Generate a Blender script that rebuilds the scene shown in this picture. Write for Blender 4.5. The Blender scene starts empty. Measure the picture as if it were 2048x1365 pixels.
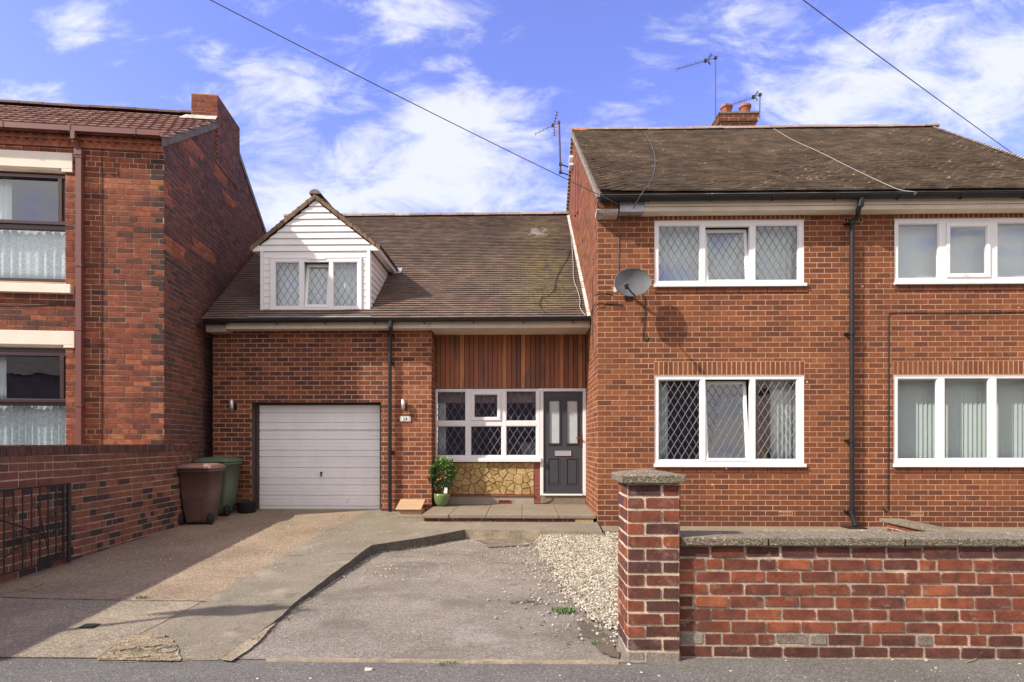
import bpy, math, random
from mathutils import Vector, Matrix, noise

# ------------------------------------------------------------------ camera, light, sky
F, CX, HY, EYE = 1150.0, 1024.0, 886.0, 1.45      # focal length and centre measured on the 2048 px photograph
TH = math.atan(25 / 1150.0)
CT, ST = math.cos(TH), math.sin(TH)
SC = bpy.context.scene
COL = SC.collection
cam_d = bpy.data.cameras.new('camera')
cam_d.sensor_width = 36.0
cam_d.lens = F / 2048.0 * 36.0
cam_d.shift_y = (HY - 682.5) / 2048.0
cam_d.clip_start, cam_d.clip_end = 0.05, 4000
cam = bpy.data.objects.new('camera', cam_d)
cam.location = (0, 0, EYE)
cam.rotation_euler = (math.pi / 2, 0, TH)
COL.objects.link(cam)
SC.camera = cam

SUN_DIR = Vector((0.84, 0.42, -0.76)).normalized()      # direction the light travels
sun_d = bpy.data.lights.new('sun', 'SUN')
sun_d.energy = 3.8
sun_d.angle = math.radians(1.0)
sun_d.color = (1.0, 0.925, 0.81)
sun = bpy.data.objects.new('sun', sun_d)
sun.rotation_euler = SUN_DIR.to_track_quat('-Z', 'Y').to_euler()
sun.location = (-12, -8, 15)
COL.objects.link(sun)

SC.view_settings.view_transform = 'Standard'
SC.view_settings.look = 'None'
SC.view_settings.gamma = 1.0
SC.view_settings.exposure = 0.85

def ray(px, py):
    a, b = (px - CX) / F, (HY - py) / F
    return Vector((a * CT - ST, a * ST + CT, b))

def P(px, py, Y):
    d = ray(px, py)
    t = Y / d.y
    return Vector((d.x * t, Y, EYE + d.z * t))

def PX(px, Y):
    return P(px, HY, Y).x

def PZ(px, py, Y):
    return P(px, py, Y).z

DK, DC, DY = 0.0300, 0.005, 3.8                       # driveway plane: z = DC + DK * (y - DY)
def zdrive(y):
    return DC + DK * (y - DY)

def G(px, py, k=0.0, c=0.0, y0=0.0):
    d = ray(px, py)
    t = (EYE - c + k * y0) / (k * d.y - d.z)
    return Vector((d.x * t, d.y * t, EYE + d.z * t))

def GD(px, py):
    return G(px, py, DK, DC, DY)

world = bpy.data.worlds.new("World")
SC.world = world
world.use_nodes = True
WT = world.node_tree
def wmath(op, a, b=None, clamp=False):
    n = WT.nodes.new('ShaderNodeMath')
    n.operation = op
    n.use_clamp = clamp
    for i, v in enumerate((a, b)):
        if v is None: continue
        if isinstance(v, (int, float)): n.inputs[i].default_value = v
        else: WT.links.new(v, n.inputs[i])
    return n.outputs[0]
sky = WT.nodes.new('ShaderNodeTexSky')
sky.sky_type = 'NISHITA'
sky.sun_disc = False
sky.sun_elevation = math.asin(-SUN_DIR.z)
sky.sun_rotation = math.atan2(-SUN_DIR.x, -SUN_DIR.y) % (2 * math.pi)
sky.air_density, sky.dust_density, sky.ozone_density = 1.0, 0.6, 2.0
tc = WT.nodes.new('ShaderNodeTexCoord')
sep = WT.nodes.new('ShaderNodeSeparateXYZ')
WT.links.new(tc.outputs['Generated'], sep.inputs[0])
sx, sy, sz = sep.outputs
ya = wmath('MAXIMUM', wmath('ABSOLUTE', sy), 0.12)
su, sv = wmath('DIVIDE', sx, ya), wmath('DIVIDE', sz, ya)
front = wmath('GREATER_THAN', sy, 0.05)
cmb = WT.nodes.new('ShaderNodeCombineXYZ')
WT.links.new(su, cmb.inputs[0]); WT.links.new(wmath('MULTIPLY', sv, 1.9), cmb.inputs[1]); WT.links.new(sy, cmb.inputs[2])
ns = WT.nodes.new('ShaderNodeTexNoise'); ns.inputs['Scale'].default_value = 6.0
ns.inputs['Detail'].default_value = 8; ns.inputs['Roughness'].default_value = 0.62; ns.inputs['Distortion'].default_value = 0.35
WT.links.new(cmb.outputs[0], ns.inputs['Vector'])
# cloud banks of this sky: centre and half-size given as directions (x/y, z/y), weight
def cl(px, py, rx, ry, w):
    d = ray(px, py)
    return (d.x / d.y, d.z / d.y, rx / F, ry / F, w)
banks = [cl(590, 130, 170, 95, .75), cl(900, 250, 250, 110, .85), cl(880, 360, 380, 140, .95), cl(560, 400, 170, 90, .8), cl(860, 25, 190, 75, .8),
         cl(1900, 150, 380, 150, .95), cl(1680, 215, 190, 85, .75), cl(120, 45, 90, 55, .6), cl(90, 190, 130, 45, .5), cl(230, 215, 90, 25, .5),
         cl(880, 128, 60, 25, .7), cl(1150, 400, 230, 120, .6), cl(1640, 255, 200, 40, .6), cl(1480, 20, 230, 40, .35), cl(1950, 40, 160, 90, .5), cl(730, 215, 110, 40, .55)]
tot = None
for (u0, v0, ru, rv, w) in banks:
    a = wmath('DIVIDE', wmath('SUBTRACT', su, u0), ru); b = wmath('DIVIDE', wmath('SUBTRACT', sv, v0), rv)
    r2 = wmath('ADD', wmath('MULTIPLY', a, a), wmath('MULTIPLY', b, b))
    g = wmath('MULTIPLY', wmath('POWER', 2.718, wmath('MULTIPLY', r2, -1.25)), w * .88)
    tot = g if tot is None else wmath('MAXIMUM', tot, g)
tot = wmath('ADD', wmath('MULTIPLY', tot, front), wmath('MULTIPLY', wmath('SUBTRACT', 1.0, front), 0.75))  # rear sky, out of view, made cloudier for neutral fill
dens = wmath('ADD', tot, wmath('MULTIPLY', wmath('SUBTRACT', ns.outputs[0], 0.5), 2.5))
cr = WT.nodes.new('ShaderNodeMapRange'); cr.interpolation_type = 'SMOOTHSTEP'
cr.inputs['From Min'].default_value = 0.12; cr.inputs['From Max'].default_value = 0.86
cr.inputs['To Max'].default_value = 0.86
WT.links.new(dens, cr.inputs['Value'])
tint = WT.nodes.new('ShaderNodeMix'); tint.data_type = 'RGBA'; tint.blend_type = 'MULTIPLY'
tint.inputs[0].default_value = 1.0
WT.links.new(sky.outputs[0], tint.inputs[6]); tint.inputs[7].default_value = (1.42, 1.20, 1.90, 1)
cm = WT.nodes.new('ShaderNodeMix'); cm.data_type = 'RGBA'
cc = WT.nodes.new('ShaderNodeMix'); cc.data_type = 'RGBA'          # unseen cloud behind the camera, added bright and warm as fill on the fronts
WT.links.new(front, cc.inputs[0]); cc.inputs[6].default_value = (8.6, 7.7, 6.5, 1); cc.inputs[7].default_value = (5.5, 5.65, 5.9, 1)
WT.links.new(cc.outputs[2], cm.inputs[7])
WT.links.new(cr.outputs[0], cm.inputs[0]); WT.links.new(tint.outputs[2], cm.inputs[6])
bg = WT.nodes['Background']
WT.links.new(cm.outputs[2], bg.inputs[0])
bg.inputs[1].default_value = 0.1

# ------------------------------------------------------------------ mesh builder and objects
RN = random.Random(11)
def U(a, b): return RN.uniform(a, b)

def chip(poly, p=.4):
    out = []
    for i in range(4):
        a, b, c = poly[i-1], poly[i], poly[(i+1) % 4]
        if RN.random() < p*.5:
            k1, k2 = U(.003,.014), U(.003,.014); d1 = math.hypot(a[0]-b[0], a[1]-b[1]); d2 = math.hypot(c[0]-b[0], c[1]-b[1])
            out += [(b[0]+(a[0]-b[0])*k1/d1, b[1]+(a[1]-b[1])*k1/d1), (b[0]+(c[0]-b[0])*k2/d2, b[1]+(c[1]-b[1])*k2/d2)]
        else: out.append(b)
        if RN.random() < p*.6: t = U(.2,.8); out.append((b[0]+(c[0]-b[0])*t + U(-.003,.003), b[1]+(c[1]-b[1])*t + U(-.003,.003)))
    return out

class MB:
    def __init__(s): s.v, s.f, s.m, s.t, s.s = [], [], [], [], []
    def add(s, vs, fs, m=0, t=0.5, sm=False):
        o = len(s.v)
        s.v.extend([tuple(x) for x in vs])
        for f in fs:
            s.f.append([i + o for i in f]); s.m.append(m); s.t.append(t); s.s.append(sm)
    def box(s, x0, x1, y0, y1, z0, z1, m=0, t=0.5, M=None):
        x0, x1 = min(x0, x1), max(x0, x1); y0, y1 = min(y0, y1), max(y0, y1); z0, z1 = min(z0, z1), max(z0, z1)
        vs = [Vector(p) for p in ((x0,y0,z0),(x1,y0,z0),(x1,y1,z0),(x0,y1,z0),(x0,y0,z1),(x1,y0,z1),(x1,y1,z1),(x0,y1,z1))]
        if M is not None: vs = [M @ p for p in vs]
        s.add(vs, [(0,3,2,1),(4,5,6,7),(0,1,5,4),(1,2,6,5),(2,3,7,6),(3,0,4,7)], m, t)
    def quad(s, a, b, c, d, m=0, t=0.5): s.add([a, b, c, d], [(0, 1, 2, 3)], m, t)
    def tube(s, pts, r, n=8, m=0, t=0.5, caps=True, r1=None):
        pts = [Vector(p) for p in pts]
        rings, up = [], None
        for i, p in enumerate(pts):
            d = (pts[min(i + 1, len(pts) - 1)] - pts[max(i - 1, 0)]).normalized()
            if up is None: up = Vector((0, 0, 1)) if abs(d.z) < .9 else Vector((1, 0, 0))
            x = d.cross(up).normalized(); up = x.cross(d).normalized()
            rr = r if r1 is None else r + (r1 - r) * i / (len(pts) - 1)
            rings.append([p + (x * math.cos(2*math.pi*k/n) + up * math.sin(2*math.pi*k/n)) * rr for k in range(n)])
        vs = [q for g in rings for q in g]; fs = []
        for i in range(len(pts) - 1):
            for k in range(n):
                k2 = (k + 1) % n
                fs.append((i*n+k, i*n+k2, (i+1)*n+k2, (i+1)*n+k))
        s.add(vs, fs, m, t, True)
        if caps:
            s.add(rings[0], [tuple(range(n))[::-1]], m, t); s.add(rings[-1], [tuple(range(n))], m, t)
    def lathe(s, prof, c, n=24, m=0, t=0.5, sm=True):
        c = Vector(c); vs, fs = [], []
        for (r, z) in prof:
            for k in range(n): vs.append(c + Vector((r*math.cos(2*math.pi*k/n), r*math.sin(2*math.pi*k/n), z)))
        for i in range(len(prof) - 1):
            for k in range(n):
                k2 = (k+1) % n
                fs.append((i*n+k, i*n+k2, (i+1)*n+k2, (i+1)*n+k))
        s.add(vs, fs, m, t, sm)
    def prism(s, poly, mp, d0, d1, m=0, t=0.5, inset=0.0):
        # poly counter-clockwise in (u, z) seen from outside; mp(u, d, z) -> point, d grows outwards
        n = len(poly)
        if inset:
            cu = sum(p[0] for p in poly) / n; cz = sum(p[1] for p in poly) / n
            def ins(p):
                du, dz = p[0] - cu, p[1] - cz
                return (cu + math.copysign(max(abs(du) - inset, 0), du), cz + math.copysign(max(abs(dz) - inset, 0), dz))
            top = [ins(p) for p in poly]
        else: top = poly
        vs = [mp(u, d0, z) for (u, z) in poly] + [mp(u, d1, z) for (u, z) in top]
        fs = [tuple(range(n, 2*n))] + [(i, (i+1) % n, n + (i+1) % n, n + i) for i in range(n)]
        s.add(vs, fs, m, t)

FRAME = {}
def obj(name, mb, mats, parent=None, frame=None, bevel=0, org=None):
    me = bpy.data.meshes.new(name)
    if not isinstance(mats, (list, tuple)): mats = [mats]
    lo = [min(v[i] for v in mb.v) for i in range(3)]; hi = [max(v[i] for v in mb.v) for i in range(3)]
    c = Vector(((lo[0]+hi[0])/2, (lo[1]+hi[1])/2, lo[2])) if org is None else Vector(org)
    me.from_pydata([(v[0]-c.x, v[1]-c.y, v[2]-c.z) for v in mb.v], [], mb.f)
    for m in mats: me.materials.append(m)
    me.polygons.foreach_set('material_index', mb.m)
    me.polygons.foreach_set('use_smooth', mb.s)
    at = me.attributes.new('tone', 'FLOAT', 'FACE'); at.data.foreach_set('value', mb.t)
    me.update()
    o = bpy.data.objects.new(name, me); COL.objects.link(o)
    fm = frame if frame is not None else Matrix()
    w = fm @ Matrix.Translation(c)
    if parent is not None:
        o.parent = parent; o.matrix_parent_inverse = FRAME[parent.name].inverted()
    o.matrix_basis = w
    FRAME[o.name] = w
    if bevel:
        b = o.modifiers.new('bevel', 'BEVEL'); b.width = bevel; b.segments = 2; b.limit_method = 'ANGLE'; b.angle_limit = math.radians(50)
    return o

def tag(o, label=None, cat=None, group=None, kind=None):
    if label: o['label'] = label
    if cat: o['category'] = cat
    if group: o['group'] = group
    if kind: o['kind'] = kind
    return o

def thing(name, label, cat, loc, group=None, frame=None):
    o = bpy.data.objects.new(name, None); o.empty_display_size = 0.2; COL.objects.link(o)
    w = Matrix.Translation(Vector(loc)) if frame is None else frame
    o.matrix_basis = w; FRAME[o.name] = w
    return tag(o, label, cat, group)

def dup(root, shift, label=None, rot=0.0, scale=1.0):
    r = root.copy(); COL.objects.link(r)
    r.matrix_basis = Matrix.Translation(Vector(shift)) @ root.matrix_basis @ Matrix.Rotation(rot, 4, 'Z') @ Matrix.Scale(scale, 4)
    if label: r['label'] = label
    for ch in [o for o in COL.objects if o.parent == root]:
        c = ch.copy(); COL.objects.link(c); c.parent = r
        for g in [o for o in COL.objects if o.parent == ch]:
            d = g.copy(); COL.objects.link(d); d.parent = c
    return r

def structure(name, mb, mat, **k): return tag(obj(name, mb, mat, **k), kind='structure')

# ------------------------------------------------------------------ materials
def nodes(name):
    m = bpy.data.materials.new(name); m.use_nodes = True
    return m, m.node_tree, m.node_tree.nodes['Principled BSDF']

class NT:
    def __init__(s, nt): s.n, s.l = nt.nodes, nt.links
    def new(s, typ, **kw):
        n = s.n.new(typ)
        for k, v in kw.items(): setattr(n, k, v)
        return n
    def link(s, a, b): s.l.new(a, b)
    def val(s, sock, v):
        if isinstance(v, (int, float)): sock.default_value = v
        elif isinstance(v, tuple): sock.default_value = v if len(v) == 4 or len(v) == 3 and len(sock.default_value) == 3 else (*v, 1)
        else: s.link(v, sock)
    def math(s, op, a, b=None, clamp=False):
        n = s.new('ShaderNodeMath', operation=op, use_clamp=clamp)
        s.val(n.inputs[0], a)
        if b is not None: s.val(n.inputs[1], b)
        return n.outputs[0]
    def mix(s, f, a, b, blend='MIX'):
        n = s.new('ShaderNodeMix', data_type='RGBA', blend_type=blend)
        s.val(n.inputs[0], f); s.val(n.inputs[6], a); s.val(n.inputs[7], b)
        return n.outputs[2]
    def ramp(s, f, stops, interp='LINEAR'):
        n = s.new('ShaderNodeValToRGB'); n.color_ramp.interpolation = interp
        e = n.color_ramp.elements
        while len(e) < len(stops): e.new(0.5)
        for k, (p, c) in enumerate(stops):
            e[k].position = p; e[k].color = (*c, 1) if len(c) == 3 else c
        s.link(f, n.inputs[0])
        return n.outputs[0]
    def noise(s, vec, scale, detail=4, rough=.55, dist=0.0):
        n = s.new('ShaderNodeTexNoise')
        n.inputs['Scale'].default_value = scale; n.inputs['Detail'].default_value = detail
        n.inputs['Roughness'].default_value = rough; n.inputs['Distortion'].default_value = dist
        s.link(vec, n.inputs['Vector'])
        return n.outputs[0]
    def rng(s, v, a, b, c=0.0, d=1.0, smooth=False):
        n = s.new('ShaderNodeMapRange')
        if smooth: n.interpolation_type = 'SMOOTHSTEP'
        s.link(v, n.inputs[0])
        for i, x in enumerate((a, b, c, d)): n.inputs[i+1].default_value = x
        return n.outputs[0]
    def bump(s, h, strength, dist, bsdf):
        n = s.new('ShaderNodeBump'); n.inputs['Strength'].default_value = strength; n.inputs['Distance'].default_value = dist
        s.link(h, n.inputs['Height']); s.link(n.outputs[0], bsdf.inputs['Normal'])
    def obj(s): return s.new('ShaderNodeTexCoord').outputs['Object']
    def pos(s): return s.new('ShaderNodeNewGeometry').outputs['Position']
    def scale(s, vec, sc):
        n = s.new('ShaderNodeVectorMath', operation='MULTIPLY'); s.link(vec, n.inputs[0]); n.inputs[1].default_value = sc
        return n.outputs[0]

def surf(name, col, rough=.7, var=.15, vs=2.0, fine=.12, fs=90, bump=.0, bs=120, bd=.003, metal=0.0, dirt=None, stretch=None, spec=.5):
    m, t, b = nodes(name); n = NT(t); o = n.obj()
    if stretch: o = n.scale(o, stretch)
    v = n.rng(n.noise(o, vs, 5), .3, .7, 1 - var, 1 + var)
    f = n.rng(n.noise(o, fs, 3), .25, .75, 1 - fine, 1 + fine)
    k = n.math('MULTIPLY', v, f)
    c = n.mix(1.0, col, n.scale_col(k) if hasattr(n, 'scale_col') else k, 'MULTIPLY')
    if dirt:
        dm = n.rng(n.noise(o, dirt[2], 6, .65), dirt[1], dirt[1] + .2, 0, dirt[3] if len(dirt) > 3 else .7, True)
        c = n.mix(dm, c, dirt[0])
    n.link(c, b.inputs['Base Color'])
    b.inputs['Roughness'].default_value = rough; b.inputs['Metallic'].default_value = metal
    b.inputs['Specular IOR Level'].default_value = spec
    if bump: n.bump(n.noise(o, bs, 4, .6), bump, bd, b)
    return m

def toned(name, stops, rough=.88, var=.14, vs=9, fine=.16, fs=70, bump=.35, bs=90, bd=.004, stain=None, spec=.3, specks=None, stain2=None):
    m, t, b = nodes(name); n = NT(t); o = n.obj()
    at = n.new('ShaderNodeAttribute', attribute_name='tone')
    tn = n.math('ADD', at.outputs['Fac'], n.rng(n.noise(o, vs * 2.2, 3), .3, .7, -.08, .08))
    c = n.ramp(tn, stops)
    k = n.math('MULTIPLY', n.rng(n.noise(o, vs, 4), .3, .7, 1 - var, 1 + var), n.rng(n.noise(o, fs, 4, .65), .25, .75, 1 - fine, 1 + fine))
    c = n.mix(1.0, c, k, 'MULTIPLY')
    for st in (stain, stain2):
        if st:
            dm = n.rng(n.noise(o, st[1], 7, .62), st[2], st[2] + st[3], 0, st[4], True)
            c = n.mix(dm, c, st[0])
    if specks:
        vo = n.new('ShaderNodeTexVoronoi'); vo.inputs['Scale'].default_value = specks[1]; n.link(o, vo.inputs['Vector'])
        near = n.math('LESS_THAN', vo.outputs['Distance'], specks[2])
        sel = n.math('GREATER_THAN', n.noise(o, specks[1] * .37, 2), specks[3])
        c = n.mix(n.math('MULTIPLY', n.math('MULTIPLY', near, sel), .8), c, specks[0])
    n.link(c, b.inputs['Base Color'])
    b.inputs['Roughness'].default_value = rough; b.inputs['Specular IOR Level'].default_value = spec
    if bump: n.bump(n.noise(o, bs, 5, .65), bump, bd, b)
    return m

M = {}
M['brick'] = toned('brick_orange', [(0, (.098,.040,.026)), (.22, (.122,.043,.025)), (.45, (.158,.052,.025)), (.75, (.20,.067,.029)), (1, (.255,.096,.042))],
                   stain=((.40,.24,.15), 5, .62, .2, .4), stain2=((.075,.035,.024), .9, .52, .25, .45), specks=((.62,.52,.42), 3.2, .055, .55))
M['mortar'] = surf('mortar_buff', (.44,.27,.16), .95, .3, 1.6, .25, 60, .5, 150, .004)
M['brick_garage'] = toned('brick_multi', [(0, (.070,.033,.026)), (.3, (.105,.040,.028)), (.55, (.165,.054,.029)), (.8, (.215,.068,.034)), (1, (.265,.098,.048))], var=.22)
M['mortar_pink'] = surf('mortar_pink', (.45,.27,.165), .95, .3, 1.6, .25, 60, .4, 150, .004)
M['brick_old'] = toned('brick_old_red', [(0, (.045,.030,.028)), (.25, (.10,.037,.029)), (.5, (.175,.050,.030)), (.8, (.235,.064,.034)), (1, (.35,.13,.06))], var=.25, bump=.7,
                       stain=((.06,.035,.03), 1.6, .56, .3, .6))
M['brick_gable'] = toned('brick_purplish', [(0, (.07,.047,.041)), (.3, (.122,.058,.046)), (.6, (.18,.070,.049)), (.85, (.27,.085,.047)), (1, (.42,.135,.06))], var=.25, bump=.7,
                         stain=((.065,.04,.036), 1.3, .54, .3, .45))  # gable bricks darker and more purple than the front
M['mortar_old'] = surf('mortar_old', (.44,.32,.21), .95, .3, 2, .3, 50, .6, 120, .005, dirt=((.12,.08,.07), .52, 2.5))
M['mortar_dark'] = surf('mortar_drab', (.30,.21,.175), .95, .3, 2, .3, 50, .6, 120, .005)
M['brick_wall'] = toned('brick_wall_red', [(0, (.062,.034,.031)), (.25, (.098,.037,.029)), (.5, (.165,.050,.029)), (.8, (.215,.062,.032)), (1, (.28,.092,.042))], var=.32, vs=11, fine=.26, bump=.9,
                        stain=((.34,.25,.20), 9, .55, .18, .5), stain2=((.05,.035,.035), 5, .54, .2, .6))
M['mortar_wall'] = surf('mortar_wall', (.40,.315,.235), .95, .3, 6, .3, 60, .8, 110, .006, dirt=((.16,.12,.10), .55, 5))
M['mortar_pillar'] = surf('mortar_pillar', (.52,.42,.31), .95, .25, 6, .3, 60, .8, 110, .006, dirt=((.20,.15,.12), .58, 5))
M['cement'] = surf('cement_grey', (.23,.195,.165), .95, .3, 7, .3, 50, .9, 70, .008, dirt=((.13,.075,.055), .5, 6, .7))
M['brick_garden'] = toned('brick_garden', [(0, (.048,.036,.034)), (.25, (.10,.05,.040)), (.5, (.185,.073,.048)), (.8, (.235,.09,.056)), (1, (.30,.16,.11))], var=.2, bump=.6,
                          stain=((.08,.055,.047), 2.2, .52, .25, .4))
M['mortar_garden'] = surf('mortar_garden', (.36,.28,.22), .95, .3, 3, .3, 60, .6, 110, .006)
TILE = [(0, (.135,.112,.095)), (.3, (.205,.165,.132)), (.6, (.262,.212,.165)), (.85, (.32,.26,.20)), (1, (.42,.36,.29))]
M['tile_house'] = toned('tile_house', TILE, var=.25, vs=3, stain=((.17,.155,.10), 1.2, .54, .3, .45), specks=((.62,.57,.42), 8, .17, .56))
M['tile_garage'] = toned('tile_garage', [(0, (.075,.056,.049)), (.3, (.118,.085,.068)), (.6, (.165,.116,.088)), (.85, (.205,.147,.112)), (1, (.25,.19,.145))], var=.2, vs=3,
                         stain=((.115,.105,.055), .9, .55, .3, .5))
M['tile_old'] = toned('tile_pantile', [(0, (.09,.05,.045)), (.5, (.20,.105,.08)), (1, (.28,.16,.12))], var=.2, vs=4)
M['ridge'] = toned('ridge_clay', [(0, (.15,.10,.09)), (.6, (.27,.21,.19)), (.93, (.33,.26,.23)), (1, (.42,.14,.07))], stain=((.42,.40,.38), 14, .56, .12, .7))
M['white'] = surf('upvc_white', (.765,.765,.76), .35, .04, 2, .02, 80, dirt=((.55,.53,.47), .60, 5, .35))
M['white_dull'] = surf('upvc_clad', (.765,.76,.75), .45, .05, 2, .03, 80, dirt=((.50,.46,.38), .62, 2.5, .35))
M['cream'] = surf('paint_cream', (.62,.55,.44), .7, .1, 3, .06, 60, .1, dirt=((.30,.25,.19), .58, 4, .6))
M['cream_clean'] = surf('paint_lintel', (.76,.70,.58), .75, .05, 3, .05, 60, .15, 40, .004)
M['black'] = surf('pvc_black', (.014,.014,.016), .4, .15, 4, .1, 60)
M['gutter_black'] = surf('iron_black', (.012,.012,.014), .5, .3, 5, .2, 40, dirt=((.07,.065,.06), .62, 6, .5), spec=.35)
M['brown_pvc'] = surf('pvc_brown', (.17,.062,.052), .4, .08, 4, .06, 60)
M['brown_frame'] = surf('frame_brown', (.055,.03,.03), .3, .08, 4, .06, 60)
M['lead_cames'] = surf('lead_strip', (.17,.17,.175), .5, .08, 8, .05, 60, metal=.3)
M['lead'] = surf('lead_sheet', (.40,.42,.45), .5, .15, 4, .1, 40, metal=.4)
M['anthracite'] = surf('door_anthracite', (.048,.051,.06), .42, .05, 3, .08, 120, .12, 160, .001)
M['frost'] = surf('frosted_glass', (.46,.50,.52), .25, .08, 6, .06, 40)
M['chrome'] = surf('chrome', (.72,.71,.72), .38, .03, 3, .02, 50, metal=.7)
M['bronze'] = surf('handle_bronze', (.45,.24,.15), .3, .05, 3, .02, 50, metal=1.0)
M['garage_white'] = surf('garage_paint', (.80,.80,.79), .42, .05, 3, .05, 60, dirt=((.45,.43,.38), .62, 3, .45), stretch=(1, 1, .5))
M['brown_board'] = surf('reveal_board', (.072,.046,.036), .6, .12, 3, .1, 40)
M['iron'] = surf('wrought_iron', (.018,.017,.018), .5, .2, 8, .2, 60, .2)
M['bin_brown'] = surf('bin_brown', (.115,.066,.054), .42, .12, 3, .08, 70, .1, 200, .001)
M['bin_lid'] = surf('bin_lid_brown', (.27,.145,.115), .4, .15, 5, .08, 70)
M['bin_green'] = surf('bin_green', (.095,.135,.088), .42, .12, 3, .08, 70, .1, 200, .001)
M['bin_green_lid'] = surf('bin_lid_green', (.08,.125,.08), .45, .15, 5, .08, 70)
M['rubber'] = surf('rubber_black', (.012,.012,.012), .75, .1)
M['steel'] = surf('steel_grey', (.07,.07,.075), .5, .15, 6, .1, 60, metal=.8)
M['rust'] = surf('mast_rust', (.11,.05,.04), .7, .3, 12, .2, 60)
M['dish'] = surf('dish_grey', (.10,.105,.11), .33, .06, 4, .03, 60, spec=.6)
M['pot'] = surf('pot_green_glaze', (.135,.185,.065), .22, .12, 5, .05, 40)
M['soil'] = surf('soil', (.035,.025,.018), .95, .3, 9, .3, 60, .8)
M['bark'] = surf('bark_pale', (.24,.20,.15), .85, .2, 9, .2, 60, .5)
M['orange'] = surf('fruit_orange', (.72,.22,.02), .4, .1, 9, .05, 60)
M['paper'] = surf('paper_white', (.78,.78,.76), .7, .03)
M['curtain'] = surf('curtain_white', (.74,.75,.74), .9, .04, 3, .03, 60)
M['net'] = surf('net_white', (.66,.70,.72), .9, .10, 14, .08, 60)
M['blind'] = surf('blind_slat', (.74,.75,.71), .8, .03, 3, .02, 60)
M['blind_pink'] = surf('blind_pink', (.30,.19,.175), .9, .05)
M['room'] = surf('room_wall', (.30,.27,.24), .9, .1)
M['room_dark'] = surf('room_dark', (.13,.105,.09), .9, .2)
M['furniture'] = surf('furniture_wood', (.16,.075,.04), .5, .2)
M['pine'] = surf('wood_pine', (.43,.29,.175), .6, .15, 3, .12, 30, .2, 60, .002, stretch=(1, 12, 12))
M['terracotta'] = surf('terracotta_pot', (.31,.115,.06), .8, .2, 5, .1, 50, .2, dirt=((.09,.05,.04), .56, 5, .6))
M['terra_tile'] = surf('terracotta_tile', (.30,.105,.055), .8, .3, 6, .2, 50, .3)
M['terra_red'] = surf('tile_strip_red', (.23,.062,.042), .7, .15, 6, .1, 50, .2)
M['air_brick'] = surf('air_brick_clay', (.36,.18,.105), .85, .15, 6, .15, 50)
M['lace'] = surf('lace_white', (.66,.70,.72), .9, .30, 30, .15, 80)
M['verge'] = surf('verge_mortar', (.17,.14,.115), .95, .3, 6, .3, 40, .8, 60, .01)
M['verge_pale'] = surf('verge_pale', (.44,.40,.36), .95, .3, 8, .3, 40, .6, 60, .01)
M['verge_grey'] = surf('verge_grey', (.27,.235,.20), .95, .3, 8, .3, 40, .6, 60, .01)
M['dormer_verge'] = surf('verge_brown', (.19,.12,.075), .95, .35, 8, .35, 45, .9, 60, .012, dirt=((.10,.065,.05), .55, 9, .7))
M['plinth'] = surf('plinth_concrete', (.33,.28,.22), .9, .2, 3, .2, 60, .4, 60, .006, dirt=((.17,.13,.10), .56, 3))
M['cable_black'] = surf('cable_black', (.02,.018,.018), .5, .1)
M['cable_grey'] = surf('cable_grey', (.31,.295,.26), .6, .1)
M['cable_wire'] = surf('cable_overhead', (.09,.09,.10), .6, .1)
M['straw'] = surf('dry_straw', (.33,.25,.14), .9, .2)
M['weed'] = surf('weed_green', (.07,.14,.03), .8, .3, 20)
M['ink'] = surf('ink_black', (.01,.01,.012), .4, .05)
M['plaque'] = surf('plaque_stone', (.50,.47,.38), .6, .15, 30, .2, 90)

def aggregate(name, cols, scale, rough=.92, bump=.6, stains=()):
    # exposed-stone concrete: random colour for each stone
    m, t, b = nodes(name); n = NT(t); o = n.pos()
    vo = n.new('ShaderNodeTexVoronoi'); vo.inputs['Scale'].default_value = scale; n.link(o, vo.inputs['Vector'])
    sp = n.new('ShaderNodeSeparateColor'); n.link(vo.outputs['Color'], sp.inputs[0])
    c = n.ramp(sp.outputs[0], cols)
    c = n.mix(1.0, c, n.rng(n.noise(o, 1.1, 5, .6), .3, .7, .82, 1.18), 'MULTIPLY')
    c = n.mix(1.0, c, n.rng(n.noise(o, 38, 3, .7), .3, .7, .80, 1.20), 'MULTIPLY')
    for st in stains:
        c = n.mix(n.rng(n.noise(n.scale(o, st[5]) if len(st) > 5 else o, st[1], 7, .62), st[2], st[2] + st[3], 0, st[4], True), c, st[0])
    n.link(c, b.inputs['Base Color'])
    b.inputs['Roughness'].default_value = rough; b.inputs['Specular IOR Level'].default_value = .25
    h = n.math('ADD', vo.outputs['Distance'], n.noise(o, 9, 6, .6))
    n.bump(h, bump, .008, b)
    return m
M['coping'] = aggregate('coping_aggregate', [(0, (.085,.07,.05)), (.3, (.165,.137,.097)), (.6, (.205,.17,.12)), (.85, (.26,.22,.16)), (1, (.42,.38,.31))], 125, bump=.8)
M['asphalt'] = aggregate('asphalt', [(0, (.085,.08,.076)), (.5, (.13,.122,.115)), (.93, (.175,.165,.153)), (1, (.27,.25,.225))], 150, bump=.5,
                         stains=[((.19,.165,.145), 1.4, .54, .3, .55), ((.06,.058,.058), .9, .6, .2, .5), ((.16,.09,.06), 3.1, .70, .06, .5)])
M['bay'] = aggregate('bay_tarmac', [(0, (.145,.123,.10)), (.35, (.215,.185,.152)), (.75, (.265,.23,.193)), (1, (.36,.32,.275))], 120, bump=.8,
                     stains=[((.15,.125,.10), 1.0, .48, .20, .75, (1, 1.8, 1)), ((.36,.335,.315), 1.6, .50, .30, .5), ((.37,.34,.32), 5.5, .54, .2, .35), ((.14,.085,.05), 2.3, .62, .08, .6), ((.11,.09,.07), 6, .60, .1, .5)])
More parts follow.
